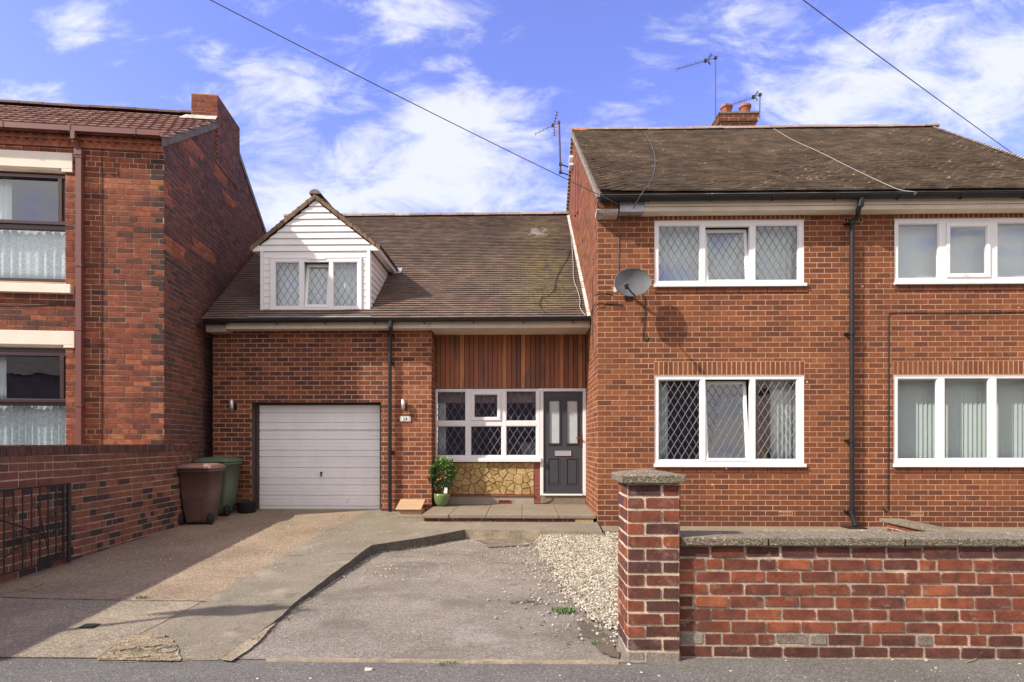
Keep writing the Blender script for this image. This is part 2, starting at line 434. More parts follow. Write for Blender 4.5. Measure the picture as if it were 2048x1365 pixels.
M['drive'] = aggregate('drive_aggregate', [(0, (.145,.108,.078)), (.3, (.24,.178,.122)), (.7, (.32,.24,.165)), (1, (.44,.35,.255))], 130, bump=.7,
                       stains=[((.20,.15,.11), 1.2, .50, .2, .6), ((.13,.105,.08), 3, .58, .12, .5)])
M['path'] = aggregate('path_concrete', [(0, (.165,.14,.105)), (.5, (.215,.185,.142)), (1, (.285,.245,.19))], 140, bump=.6,
                      stains=[((.16,.15,.095), 1.3, .48, .2, .6), ((.34,.30,.24), 2.4, .55, .15, .6), ((.12,.105,.085), 4.0, .58, .12, .6)])
M['apron'] = aggregate('apron_concrete', [(0, (.17,.135,.10)), (.4, (.255,.21,.155)), (.8, (.31,.26,.195)), (1, (.44,.37,.28))], 120, bump=.7, stains=[((.18,.15,.115), 1.5, .48, .2, .6), ((.36,.31,.24), 2.2, .56, .14, .6), ((.12,.10,.08), 4, .6, .1, .5)])
M['worn'] = aggregate('worn_concrete', [(0, (.14,.11,.07)), (.5, (.25,.19,.12)), (1, (.38,.31,.22))], 60, bump=1.0, stains=[((.22,.17,.10), 3.5, .58, .1, .5), ((.08,.065,.045), 5, .55, .1, .8)])
M['slab'] = aggregate('slab_concrete', [(0, (.165,.133,.10)), (.5, (.215,.173,.128)), (1, (.275,.227,.17))], 170, bump=.3,
                      stains=[((.19,.155,.115), 2.3, .55, .25, .6), ((.12,.105,.085), 7, .66, .1, .5)])
M['kerb'] = surf('kerb_dark', (.095,.082,.066), .95, .3, 5, .3, 40, .8, 60, .008, dirt=((.05,.055,.03), .55, 8, .7))
M['kerb_pale'] = surf('kerb_pale', (.27,.22,.155), .95, .3, 4, .3, 40, .8, 50, .01, dirt=((.09,.10,.05), .58, 5, .7))
M['stone_joint'] = surf('stone_joint', (.24,.16,.08), .95, .2, 5, .2, 50)
M['bay_dirt'] = surf('bay_dirt', (.15,.115,.085), .95, .35, 5, .3, 40, .8, 60, .006)
M['earth'] = surf('earth', (.11,.085,.06), .95, .3, 4, .3, 40, .8, 40, .01)
M['stone'] = toned('gravel_stone', [(0, (.15,.12,.085)), (.25, (.31,.26,.19)), (.5, (.42,.375,.29)), (.8, (.52,.48,.39)), (1, (.66,.63,.56))], bump=0, rough=.8)
M['stone_base'] = surf('gravel_bed', (.36,.31,.23), .95, .3, 20, .3, 60, .8, 60, .01)

def wood_cladding():
    m, t, b = nodes('timber_cladding'); n = NT(t); o = n.obj()
    at = n.new('ShaderNodeAttribute', attribute_name='tone')
    c = n.ramp(at.outputs['Fac'], [(0, (.11,.038,.022)), (.4, (.19,.064,.028)), (.75, (.28,.092,.035)), (1, (.46,.20,.07))])
    g = n.noise(n.scale(o, (40, 40, 2.2)), 1.0, 5, .6)
    c = n.mix(1.0, c, n.rng(g, .25, .75, .68, 1.32), 'MULTIPLY')
    w = n.rng(n.noise(n.scale(o, (3.5, 1, 1.1)), 1.5, 4), .52, .68, 0, .6, True)
    c = n.mix(w, c, (.075,.055,.045))
    n.link(c, b.inputs['Base Color']); b.inputs['Roughness'].default_value = .6
    n.bump(g, .2, .004, b)
    return m
M['timber'] = wood_cladding()

def crazy_stone():
    m, t, b = nodes('stone_cladding'); n = NT(t); o = n.obj()
    at = n.new('ShaderNodeAttribute', attribute_name='tone')
    c = n.ramp(at.outputs['Fac'], [(0, (.30,.19,.07)), (.5, (.40,.27,.11)), (1, (.48,.35,.17))])
    nz = n.noise(o, 9, 7, .68)
    c = n.mix(1.0, c, n.rng(nz, .3, .7, .7, 1.25), 'MULTIPLY')
    n.link(c, b.inputs['Base Color']); b.inputs['Roughness'].default_value = .9
    n.bump(nz, .9, .03, b)
    return m
M['crazy'] = crazy_stone()

def leaf_mat():
    m, t, b = nodes('leaf_green'); n = NT(t)
    at = n.new('ShaderNodeAttribute', attribute_name='tone')
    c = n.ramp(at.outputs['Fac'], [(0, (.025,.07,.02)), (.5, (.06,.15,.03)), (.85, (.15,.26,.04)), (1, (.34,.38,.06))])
    n.link(c, b.inputs['Base Color']); b.inputs['Roughness'].default_value = .35
    return m
M['leaf'] = leaf_mat()

def glass_mat(name, tintc, base=.09):
    m, t, b = nodes(name); n = NT(t)
    lw = n.new('ShaderNodeLayerWeight'); lw.inputs['Blend'].default_value = .5
    k = n.math('ADD', n.math('MULTIPLY', n.math('POWER', lw.outputs['Facing'], 5.0), .9), base, True)   # Schlick, the same from both sides
    tr = n.new('ShaderNodeBsdfTransparent'); tr.inputs[0].default_value = (*tintc, 1)
    gl = n.new('ShaderNodeBsdfGlossy'); gl.inputs['Roughness'].default_value = .01; gl.inputs[0].default_value = (.95, .97, 1, 1)
    bp = n.new('ShaderNodeBump'); bp.inputs['Strength'].default_value = .12; bp.inputs['Distance'].default_value = .01; n.link(n.noise(n.pos(), 3.0, 2), bp.inputs['Height']); n.link(bp.outputs[0], gl.inputs['Normal'])
    mx = n.new('ShaderNodeMixShader'); n.link(k, mx.inputs[0]); n.link(tr.outputs[0], mx.inputs[1]); n.link(gl.outputs[0], mx.inputs[2])
    n.link(mx.outputs[0], t.nodes['Material Output'].inputs[0]); m.use_transparent_shadow = True
    t.nodes.remove(b)
    return m
M['glass'] = glass_mat('window_glass', (.90, .94, .94))

# ------------------------------------------------------------------ brickwork
def subtract(r, h):
    u0, u1, z0, z1 = r; a0, a1, b0, b1 = h
    if u1 <= a0 or u0 >= a1 or z1 <= b0 or z0 >= b1: return [r]
    out = []
    if u0 < a0: out.append((u0, a0, z0, z1))
    if u1 > a1: out.append((a1, u1, z0, z1))
    m0, m1 = max(u0, a0), min(u1, a1)
    if z0 < b0: out.append((m0, m1, z0, b0))
    if z1 > b1: out.append((m0, m1, b1, z1))
    return out

def clip_half(poly, a, b, c):            # keep a*u + b*z <= c
    out = []
    for i in range(len(poly)):
        p, q = poly[i], poly[(i+1) % len(poly)]
        dp, dq = a*p[0] + b*p[1] - c, a*q[0] + b*q[1] - c
        if dp <= 0: out.append(p)
        if (dp < 0 < dq) or (dq < 0 < dp):
            k = dp / (dp - dq); out.append((p[0] + (q[0]-p[0])*k, p[1] + (q[1]-p[1])*k))
    return out

def mapper(o, ud, nd):
    o, ud, nd = Vector(o), Vector(ud), Vector(nd)
    return lambda u, d, z: o + ud*u + nd*d + Vector((0, 0, z))

def bricks(mb, mp, u0, u1, z0, z1, holes=(), ch=.084, bl=.232, j=.0095, proud=.005, header=0, tone=None, m=0, clips=(), rag=.0006, off=0.0, mixed=0.0, sag=0.0):
    k = 0; z = z0
    while z < z1 - .01:
        za, zb = z + j/2, min(z + ch - j/2, z1)
        hd = header and k % header == header - 1
        L = bl/2 if hd else bl
        u = u0 - (off + (k % 2) * (bl/4 if hd else bl/2)) % L
        while u < u1 - .012:
            l = L
            if mixed and RN.random() < mixed: l = L/2 if not hd else L*2
            ua, ub = max(u + j/2, u0), min(u + l - j/2, u1)
            u += l
            if ub - ua < .02: continue
            rs = [(ua, ub, za, zb)]
            for h in holes: rs = [q for r in rs for q in subtract(r, h)]
            uc = (ua + ub) / 2
            t = tone(uc, (za+zb)/2, hd or (l < bl*.7)) if tone else U(.1, .95)
            for r in rs:
                if r[1]-r[0] < .018 or r[3]-r[2] < .016: continue
                e = [U(-rag, rag) for _ in range(8)]
                dz = sag * noise.noise(Vector((uc*.9, z*1.3, 5.1))) if sag else 0
                poly = [(r[0]+e[0], r[2]+e[1]+dz), (r[1]+e[2], r[2]+e[3]+dz), (r[1]+e[4], r[3]+e[5]+dz), (r[0]+e[6], r[3]+e[7]+dz)]
                for cp in clips:
                    poly = clip_half(poly, *cp)
                    if len(poly) < 3: break
                if len(poly) < 3: continue
                mb.prism(poly, mp, -.004, proud + U(-rag, rag)*.8, m, t, inset=min(.0035, proud*.7))
        z += ch; k += 1

def sheet(mb, mp, u0, u1, z0, z1, holes=(), m=1, depth=.1, mr=None):
    us = sorted({u0, u1, *[h[0] for h in holes], *[h[1] for h in holes]}); zs = sorted({z0, z1, *[h[2] for h in holes], *[h[3] for h in holes]})
    us = [u for u in us if u0 <= u <= u1]; zs = [z for z in zs if z0 <= z <= z1]
    for i in range(len(us)-1):
        for k in range(len(zs)-1):
            uc, zc = (us[i]+us[i+1])/2, (zs[k]+zs[k+1])/2
            if any(h[0] < uc < h[1] and h[2] < zc < h[3] for h in holes): continue
            mb.add([mp(us[i],0,zs[k]), mp(us[i+1],0,zs[k]), mp(us[i+1],0,zs[k+1]), mp(us[i],0,zs[k+1])], [(0,1,2,3)], m)
    for (a0, a1, b0, b1) in holes:
        c = [(a0,b0),(a1,b0),(a1,b1),(a0,b1)]
        for i in range(4):
            p, q = c[i], c[(i+1) % 4]
            mb.add([mp(p[0],0,p[1]), mp(q[0],0,q[1]), mp(q[0],-depth,q[1]), mp(p[0],-depth,p[1])], [(3,2,1,0)], m if mr is None else mr, .4)

def soldier(mb, mp, u0, u1, z0, z1, n, tone=None, m=0, j=.012, proud=.0016):
    w = (u1-u0)/n
    for i in range(n):
        a, b = u0 + i*w + j/2, u0 + (i+1)*w - j/2
        mb.prism([(a, z0+j/2), (b, z0+j/2), (b, z1-j/2), (a, z1-j/2)], mp, -.004, proud, m, U(.4, .85) if tone is None else tone(), inset=.003)

def tile_roof(mb, O, ud, sd, S, ulo, uhi, g=.1, tw=.168, th=.012, skip=None, tone=None, m=0, lift=None, rise=.02, jit=.003, curve=0):
    O, ud, sd = Vector(O), Vector(ud).normalized(), Vector(sd).normalized()
    nd = ud.cross(sd).normalized()
    q = lambda u, s, h: O + ud*u + sd*s + nd*h
    n = int(S / g)
    for i in range(n):
        s0 = i*g; s1 = min(s0 + g*1.3, S)
        a, b = ulo(s0), uhi(s0)
        k0 = int(math.floor(a/tw)) - 1; k1 = int(math.ceil(b/tw)) + 1
        for k in range(k0, k1):
            ua = k*tw + (i % 2)*tw/2; ub = ua + tw - .003
            ua, ub = max(ua, a), min(ub, b)
            if ub - ua < .02: continue
            if skip and skip((ua+ub)/2, s0 + g*.5): continue
            L = lift((ua+ub)/2, s0) if lift else 0
            h0 = rise + U(-jit, jit) + L; h0b = h0 + U(-jit, jit)*.6; h1 = .003 + L
            ds = U(-jit, jit)*1.5
            t = tone((ua+ub)/2, s0) if tone else U(.2, .9)
            vs = [q(ua,s0+ds,h0), q(ub,s0+ds,h0b), q(ub,s1,h1), q(ua,s1,h1), q(ua,s0+ds,h0-th), q(ub,s0+ds,h0b-th)]
            mb.add(vs, [(0,1,2,3), (4,5,1,0), (4,0,3), (5,2,1)], m, t)
            if curve:
                mid = (ua+ub)/2
                mb.add([q(mid-.05,s0+ds,h0+.0), q(mid,s0+ds,h0+curve), q(mid+.05,s0+ds,h0), q(mid-.05,s1,h1), q(mid,s1,h1+curve), q(mid+.05,s1,h1)],
                       [(0,1,4,3),(1,2,5,4),(0,2,1)], m, t)

def ridge_line(mb, p0, p1, r, L=.33, m=0, drop=.35, tone=None):
    p0, p1 = Vector(p0), Vector(p1); d = (p1-p0); n = max(1, round(d.length / L)); d.normalize()
    side = d.cross(Vector((0,0,1))).normalized()
    for i in range(n):
        a = p0 + d*((p1-p0).length*i/n + .003); b = p0 + d*((p1-p0).length*(i+1)/n - .003)
        e = U(-.006, .008); rr = r + U(-.003, .003)
        A, B = [], []
        for k in range(9):
            an = math.pi*(k/8)
            o = side*math.cos(an)*rr + Vector((0,0,1))*(math.sin(an)*rr*.8 - drop*r + e)
            A.append(a+o); B.append(b+o)
        t = tone(i, n) if tone else U(.2, .85)
        mb.add(A+B, [(k, k+1, 9+k+1, 9+k) for k in range(8)], m, t, True)
        mb.add(A, [tuple(range(9))], m, t); mb.add(B, [tuple(range(9))[::-1]], m, t)

# ------------------------------------------------------------------ windows
def frame_bars(mb, x0, x1, z0, z1, w, yf, yb, wb=None, T=None, m=0):
    wb = w if wb is None else wb
    mb.box(x0, x1, yf, yb, z1-w, z1, m, M=T); mb.box(x0, x1, yf, yb, z0, z0+wb, m, M=T)
    mb.box(x0, x0+w, yf, yb, z0+wb, z1-w, m, M=T); mb.box(x1-w, x1, yf, yb, z0+wb, z1-w, m, M=T)

def lattice(mb, x0, x1, z0, z1, y, dw=.118, dh=.198, w=.0095, T=None, ph=0.0):
    cx, cz = (x0+x1)/2 + ph, (z0+z1)/2
    sl = dh/dw; n = int((x1-x0)/dw + (z1-z0)/dh) + 3
    for sgn in (1, -1):
        for k in range(-n, n+1):
            c = cz + (k+.5)*dh
            pts = []
            for x in (x0, x1):
                z = sgn*sl*(x-cx) + c
                if z0 <= z <= z1: pts.append((x, z))
            for z in (z0, z1):
                x = (z-c)/(sgn*sl) + cx
                if x0 < x < x1: pts.append((x, z))
            if len(pts) < 2: continue
            pts.sort(); a, b = pts[0], pts[-1]
            d = Vector((b[0]-a[0], 0, b[1]-a[1]))
            if d.length < .02: continue
            nrm = Vector((-d.z, 0, d.x)).normalized()*w/2
            yy = y - (.0 if sgn > 0 else .0008)
            A, B = Vector((a[0], yy, a[1])), Vector((b[0], yy, b[1]))
            o = Vector((0, -.003, 0))
            vs = [A-nrm, B-nrm, B+nrm, A+nrm, A-nrm*.5+o, B-nrm*.5+o, B+nrm*.5+o, A+nrm*.5+o]
            if T is not None: vs = [T @ v for v in vs]
            mb.add(vs, [(4,5,6,7),(0,1,5,4),(1,2,6,5),(2,3,7,6),(3,0,4,7)])

def window(house, Y, rect, panes, sill=None, lead=True, dw=.118, dh=.198, frame='white', name='window', tilt=7.0, sub=None, mid=None):
    """One window: the frame is the part, glass, leading, casements and sill are its sub-parts.
    rect and panes are (x0, x1, z0, z1); a pane also has a kind: fixed, casement or tilt."""
    x0, x1, z0, z1 = rect
    f = MB()
    us = sorted({x0, x1, *[q for p in panes for q in p[:2]]}); zs = sorted({z0, z1, *[q for p in panes for q in p[2:4]]})
    inside = lambda u, z: any(p[0] < u < p[1] and p[2] < z < p[3] for p in panes)
    yb = Y + .065
    for i in range(len(us)-1):
        for k in range(len(zs)-1):
            if not inside((us[i]+us[i+1])/2, (zs[k]+zs[k+1])/2):
                f.quad((us[i],Y,zs[k]), (us[i+1],Y,zs[k]), (us[i+1],Y,zs[k+1]), (us[i],Y,zs[k+1]))
    for (a0,a1,b0,b1) in [p[:4] for p in panes]:
        c = [(a0,b0),(a1,b0),(a1,b1),(a0,b1)]
        for i in range(4):
            p, q = c[i], c[(i+1)%4]
            f.quad((p[0],Y,p[1]), (p[0],yb,p[1]), (q[0],yb,q[1]), (q[0],Y,q[1]))
    c = [(x0,z0),(x1,z0),(x1,z1),(x0,z1)]
    for i in range(4):
        p, q = c[i], c[(i+1)%4]
        f.quad((p[0],Y,p[1]), (q[0],Y,q[1]), (q[0],yb,q[1]), (p[0],yb,p[1]))
    for p in panes:
        if p[4] == 'fixed': frame_bars(f, p[0]+.0005, p[1]-.0005, p[2]+.0005, p[3]-.0005, .013, Y+.012, Y+.04)
    # mitre-like rebate: a thin raised edge round the outside
    frame_bars(f, x0, x1, z0, z1, .016, Y-.006, Y-.0005)
    part = sub is None
    if part:
        fo = obj(name, f, M[frame], house); par = fo
    else:
        par = sub; obj('window_frame', f, M[frame], par)
    for p in panes:
        a0, a1, b0, b1, kind = p
        T = None; y = Y + .03
        if kind in ('casement', 'tilt'):
            s = MB(); w = .052
            if kind == 'tilt':
                T = Matrix.Translation((0, Y+.03, b0)) @ Matrix.Rotation(math.radians(-tilt), 4, 'X') @ Matrix.Translation((0, -(Y+.03), -b0))
                frame_bars(s, a0+.004, a1-.004, b0+.004, b1-.004, w, Y+.006, Y+.062, T=T)
                in_ = (a0+w-.003, a1-w+.003, b0+w-.003, b1-w+.003)
                y = Y + .028
            else:
                frame_bars(s, a0-.022, a1+.022, b0-.022, b1+.022, w, Y-.020, Y-.0008)
                frame_bars(s, a0+w-.0225, a1-w+.0225, b0+w-.0225, b1-w+.0225, .014, Y-.006, Y+.03)
                in_ = (a0+w-.024, a1-w+.024, b0+w-.024, b1-w+.024)
                y = Y + .012
            obj('casement', s, M[frame], par, bevel=.004)
        else: in_ = (a0, a1, b0, b1)
        g = MB(); g.box(in_[0], in_[1], y, y+.006, in_[2], in_[3], M=T)
        obj('pane', g, M['glass'], par)
        if lead:
            l = MB(); lattice(l, in_[0]+.012, in_[1]-.012, in_[2]+.012, in_[3]-.012, y-.001, dw, dh, T=T, ph=U(-.02,.02))
            obj('leading', l, M['lead_cames'], par)
    if sill:
        s = MB(); sx0, sx1, sz0, sz1, pr = sill
        s.box(sx0, sx1, Y-pr, Y-.0012, sz0, sz1)
        obj('sill', s, M[frame], par, bevel=.006)
    return par

def curtain(name, label, cat, x0, x1, z0, z1, y, amp=.025, per=.11, mat='curtain', taper=0.0, group=None):
    mb = MB(); n = max(10, int((x1-x0)/.018)); k = 6
    vs, fs = [], []
    ph = U(0, 6)
    for r in range(k+1):
        z = z1 + (z0-z1)*r/k
        for i in range(n+1):
            u = i/n; x = x0 + (x1-x0)*u
            tp = taper * r/k
            x += -tp*u if tp > 0 else -tp*(1-u)
            d = math.sin((u*(x1-x0))/per*6.283 + ph + .6*math.sin(u*9))*amp*(.6+.4*math.sin(u*23+ph))
            vs.append((x, y+d, z))
    for r in range(k):
        for i in range(n): fs.append((r*(n+1)+i, (r+1)*(n+1)+i, (r+1)*(n+1)+i+1, r*(n+1)+i+1))
    mb.add(vs, fs, 0, .5, True)
    o = obj(name, mb, M[mat]); tag(o, label, cat, group)
    so = o.modifiers.new('thickness', 'SOLIDIFY'); so.thickness = .003
    return o

def room_box(house, x0, x1, y0, y1, z0, z1, mat='room'):
    mb = MB()
    mb.quad((x0,y1,z0),(x1,y1,z0),(x1,y1,z1),(x0,y1,z1)); mb.quad((x0,y0,z0),(x0,y1,z0),(x0,y1,z1),(x0,y0,z1))
    mb.quad((x1,y0,z0),(x1,y0,z1),(x1,y1,z1),(x1,y1,z0)); mb.quad((x0,y0,z0),(x1,y0,z0),(x1,y1,z0),(x0,y1,z0)); mb.quad((x0,y0,z1),(x0,y1,z1),(x1,y1,z1),(x1,y0,z1))
    return obj('interior', mb, M[mat], house)

# ------------------------------------------------------------------ ground
YH, YG, YP = 9.25, 10.45, 10.95                  # planes of the house front, the garage front and the porch front
mb = MB(); mb.quad((-600,-600,-.03),(600,-600,-.03),(600,900,-.03),(-600,900,-.03)); structure('ground', mb, M['earth'])
mb = MB()
nx = 60
for i in range(nx):
    xa, xb = -12 + 26*i/nx, -12 + 26*(i+1)/nx
    e = lambda x: 4.3 if x < .82 else 3.93
    mb.quad((xa,1.2,0),(xb,1.2,0),(xb,e(xb),0),(xa,e(xa),0))
structure('pavement', mb, M['asphalt'])
mb = MB(); mb.box(-14, 14, 1.05, 1.195, -.12, -.004); structure('kerb', mb, M['path'])
mb = MB(); mb.quad((-60,-7,-.124),(60,-7,-.124),(60,1.05,-.124),(-60,1.05,-.124))
mb.quad((-60,-7,-.124),(-60,-40,-.124),(60,-40,-.124),(60,-7,-.124)); structure('road', mb, M['asphalt'])
# parking bay: weathered tarmac, slightly uneven
mb = MB(); n1, n2 = 46, 50; vs, fs = [], []
for k in range(n2+1):
    for i in range(n1+1):
        x = -3.0 + 3.81*i/n1; y = 3.80 + 5.3*k/n2
        vs.append((x, y + (.012*noise.noise(Vector((x*2.1, 3, 0))) if k == 0 else 0), .005 + .012*noise.noise(Vector((x*.9, y*.9, 1))) * min(1, k/6) + .004*noise.noise(Vector((x*4, y*4, 7)))*min(1, k/6)))
for k in range(n2):
    for i in range(n1): fs.append((k*(n1+1)+i, k*(n1+1)+i+1, (k+1)*(n1+1)+i+1, (k+1)*(n1+1)+i))
mb.add(vs, fs, 0, .5, True); structure('parking_bay', mb, M['bay'])

# raised concrete strip and aggregate driveway (both on the same gently rising plane)
edge = [(437,1320),(502,1275),(545,1246),(604,1195),(666,1147),(720,1107),(743,1090.5),(848,1075),(930,1059.5),(1060,1061),(1204,1063)]
joint = [(183,1326),(240,1287),(295,1261),(405,1204),(420,1195),(564,1113),(666,1054),(697,1042)]
E3 = [GD(*p) for p in edge]; J3 = [GD(*p) for p in joint]
xr = PX(1195, YH)
def jag(pts, n, a, seed):
    out = []
    for i in range(len(pts)-1):
        for k in range(n):
            t = k/n; p = pts[i].lerp(pts[i+1], t)
            w = a*noise.noise(Vector((p.x*3.1, p.y*3.1, seed))) + a*.5*noise.noise(Vector((p.x*11, p.y*11, seed)))
            out.append(Vector((p.x + w, p.y + w*.6, zdrive(p.y + w*.6))))
    out.append(pts[-1].copy()); return out
EJ = jag(E3, 8, .018, 2); JJ = jag(J3, 6, .006, 9)
gy = YG + .28
top = EJ + [Vector((xr, YH+.02, zdrive(YH+.02))), Vector((xr, 9.38, zdrive(9.38))), Vector((-1.66, 9.38, zdrive(9.38))), Vector((-1.66, YG, zdrive(YG))), Vector((PX(762,YG), YG, zdrive(YG))), Vector((PX(762,YG), gy, zdrive(gy)))] 
poly = top + [Vector((JJ[-1].x, gy, zdrive(gy)))] + JJ[::-1]
mb = MB(); mb.add(poly, [tuple(range(len(poly)))], 0)
for i in range(len(EJ)-1):
    a, b = EJ[i], EJ[i+1]
    mt = 2 if a.x > E3[8].x - .01 else 1
    ia, ib = a + Vector((.02*(mt == 1), 0, -a.z-.02)), b + Vector((.02*(mt == 1), 0, -b.z-.02))
    mb.add([ia, ib, b, a], [(0,1,2,3)], mt)
a, b = EJ[-1], Vector((xr, YH+.02, zdrive(YH)))
mb.add([Vector((a.x,a.y,-.02)), Vector((b.x,b.y,-.02)), b, a], [(0,1,2,3)], 1)
structure('concrete_path', mb, [M['path'], M['kerb'], M['kerb_pale']])
XW = -5.02                                          # face of the left garden wall
left = [Vector((XW-.35, gy, zdrive(gy))), Vector((XW-.35, 3.795, zdrive(3.795))), Vector((J3[0].x, 3.795, zdrive(3.795)))]
poly = [Vector((p.x, p.y, zdrive(p.y))) for p in JJ] + [Vector((JJ[-1].x, gy, zdrive(gy)))] + left
mb = MB(); mb.add(poly, [tuple(range(len(poly)))], 0); structure('driveway', mb, M['drive'])
def ground_sheet(name, pts, mat, dz, n=7, a=.03, seed=5, drive=True, kind=True):
    ps = [(GD if drive else (lambda x, y: G(x, y, 0, .006)))(*p) for p in pts]; out = []
    for i in range(len(ps)):
        p, q_ = ps[i], ps[(i+1) % len(ps)]
        for k in range(n):
            t = k/n; b = p.lerp(q_, t); w = a*noise.noise(Vector((b.x*4, b.y*4, seed))) + a*.6*noise.noise(Vector((b.x*15, b.y*15, seed)))
            out.append(Vector((b.x+w, b.y+w*.7, (zdrive(b.y) if drive else .006) + dz)))
    mb = MB(); ctr = sum(out, Vector())/len(out); m_ = len(out)
    mb.add(out + [ctr], [(i, (i+1) % m_, m_) for i in range(m_)])
    return structure(name, mb, M[mat])
ap = [Vector((XW-.35, 3.796, 0)), Vector((J3[0].x, 3.796, 0)), J3[1], J3[2], J3[3], GD(300,1203.5), GD(164,1201), GD(0,1197), Vector((XW-.35, GD(0,1197).y, 0))]
mb = MB(); mb.add([Vector((p.x, p.y, zdrive(p.y)+.004)) for p in ap], [tuple(range(len(ap)))]); structure('driveway_apron', mb, M['apron'])
ground_sheet('worn_patch', [(190,1324),(238,1288),(290,1266),(345,1280),(362,1300),(360,1324)], 'worn', .0085, 6, .03)
ground_sheet('dirt_patch', [(1150,1245),(1185,1250),(1232,1285),(1240,1320),(1205,1308),(1180,1280)], 'earth', .010, 6, .04, 8, False)
ground_sheet('kerb_haunch', [(440,1322),(502,1278),(548,1248),(552,1252),(512,1290),(462,1326)], 'kerb_pale', .012, 6, .02, 9, False)
ground_sheet('dirt_patch', [(950,1082),(1000,1079),(1080,1079),(1060,1092),(980,1096)], 'bay_dirt', .010, 6, .05, 3, False)
# pale concrete edging between the bay and the pavement
mb = MB(); n = 60
for i in range(n):
    xa_ = G(520,1333).x + (G(1238,1330).x - G(520,1333).x)*i/n; xb2 = xa_ + (G(1238,1330).x - G(520,1333).x)/n
    w0 = .018 + .014*noise.noise(Vector((xa_*5, 0, 1))); w1 = .018 + .014*noise.noise(Vector((xb2*5, 0, 1))); h0 = .012 + .006*noise.noise(Vector((xa_*7, 3, 1))); h1 = .012 + .006*noise.noise(Vector((xb2*7, 3, 1)))
    y_ = 3.795
    mb.add([(xa_,y_-w0,h0),(xb2,y_-w1,h1),(xb2,y_+w1,h1),(xa_,y_+w0,h0),(xa_,y_-w0-.004,0),(xb2,y_-w1-.004,0),(xa_,y_+w0+.01,0),(xb2,y_+w1+.01,0)], [(0,1,2,3),(4,5,1,0),(3,2,7,6)])
structure('edging', mb, M['kerb_pale'])
# dirt, leaf mould and dry grass caught along the foot of the raised edge
mb = MB()
for i in range(len(EJ)-1):
    a, b = EJ[i], EJ[i+1]
    if a.x > E3[8].x: break
    L = (b-a).length; d = (b-a).normalized(); s_ = Vector((d.y, -d.x, 0))
    for k in range(int(L*110)):
        p = a.lerp(b, RN.random()) + s_*abs(RN.gauss(0,.035)) + s_*.025; p.z = .012 + U(0,.012)
        an = U(0,6.28); l = U(.008,.03); v_ = Vector((math.cos(an)*l, math.sin(an)*l, U(-.2,.5)*l)); w_ = Vector((-v_.y, v_.x, 0))*U(.1,.35)
        mb.add([p-w_, p+v_-w_*.3, p+v_+w_*.3, p+w_], [(0,1,2,3)], RN.choice((0,0,0,1,2)), .5)
for k in range(380):
    p = GD(U(195,375), U(1268,1326)); p.z += .012 + U(0,.008); an = U(0,6.28); l = U(.01,.035); v_ = Vector((math.cos(an)*l, math.sin(an)*l, U(0,.3)*l)); w_ = Vector((-v_.y, v_.x, 0))*U(.06,.2)
    if noise.noise(Vector((p.x*5, p.y*5, 2))) > -.05: mb.add([p-w_, p+v_-w_*.3, p+v_+w_*.3, p+w_], [(0,1,2,3)], RN.choice((0,1,1,1,2)), .5)
tag(obj('leaf_mould', mb, [M['earth'], M['straw'], M['weed']]), kind='stuff')
# open joint across the driveway and a saw-cut joint in the path: thin dark strips of earth in the gaps
def crack(pts, w, mat, name='joint'):
    mb = MB(); ps = jag([GD(*p) for p in pts], 10, .02, 4); 
    for i in range(len(ps)-1):
        a, b = ps[i], ps[i+1]; d = (b-a).normalized(); s = Vector((-d.y, d.x, 0))
        wa = w*(.5 + abs(noise.noise(a*5))*1.6); wb = w*(.5 + abs(noise.noise(b*5))*1.6)
        z = Vector((0,0,.0068))
        mb.add([a - s*wa + z, b - s*wb + z, b + s*wb + z, a + s*wa + z], [(0,1,2,3)])
    return structure(name, mb, M[mat])
crack([(0,1196.5),(164,1200.5),(300,1203),(412,1204)], .011, 'kerb', 'driveway_joint')
crack([(566,1113),(605,1112)], .010, 'kerb', 'path_joint')
crack([(672,1109),(714,1108)], .007, 'kerb', 'path_joint')
crack([(240,1287),(222,1300),(195,1322)], .010, 'kerb', 'path_joint')
crack([(690,1031),(668,1042),(700,1043)], .006, 'kerb', 'path_joint')
# strip of concrete along the house front, gravel bed
mb = MB(); mb.box(xr+.03, 14, 8.74, YH-.003, -.02, .115); structure('front_path', mb, M['slab'])
zg = lambda y: .012 + .012*max(0, y-4.2)
gb = [(1085,1071),(1075,1100),(1085,1125),(1115,1150),(1125,1180),(1150,1212),(1185,1240),(1215,1258),(1240,1268)]
GB = [G(*p) for p in gb]
poly = GB + [Vector((1.05, 4.2, 0)), Vector((13.5, 4.2, 0)), Vector((13.5, 8.735, 0)), Vector((xr+.06, 8.735, 0)), Vector((GB[0].x+.02, 8.70, 0))]
mb = MB(); poly = [Vector((p.x, p.y, zg(p.y)+.014)) for p in poly]; mb.add(poly, [tuple(range(len(poly)))[::-1] if False else tuple(range(len(poly)))], 0)
structure('gravel_bed', mb, M['stone_base'])
def gx(y):                                           # left limit of the gravel at depth y
    for i in range(len(GB)-1):
        a, b = GB[i], GB[i+1]
        if b.y <= y <= a.y: return b.x + (a.x-b.x)*(y-b.y)/(a.y-b.y+1e-6)
    return GB[0].x if y > GB[0].y else GB[-1].x
mb = MB()
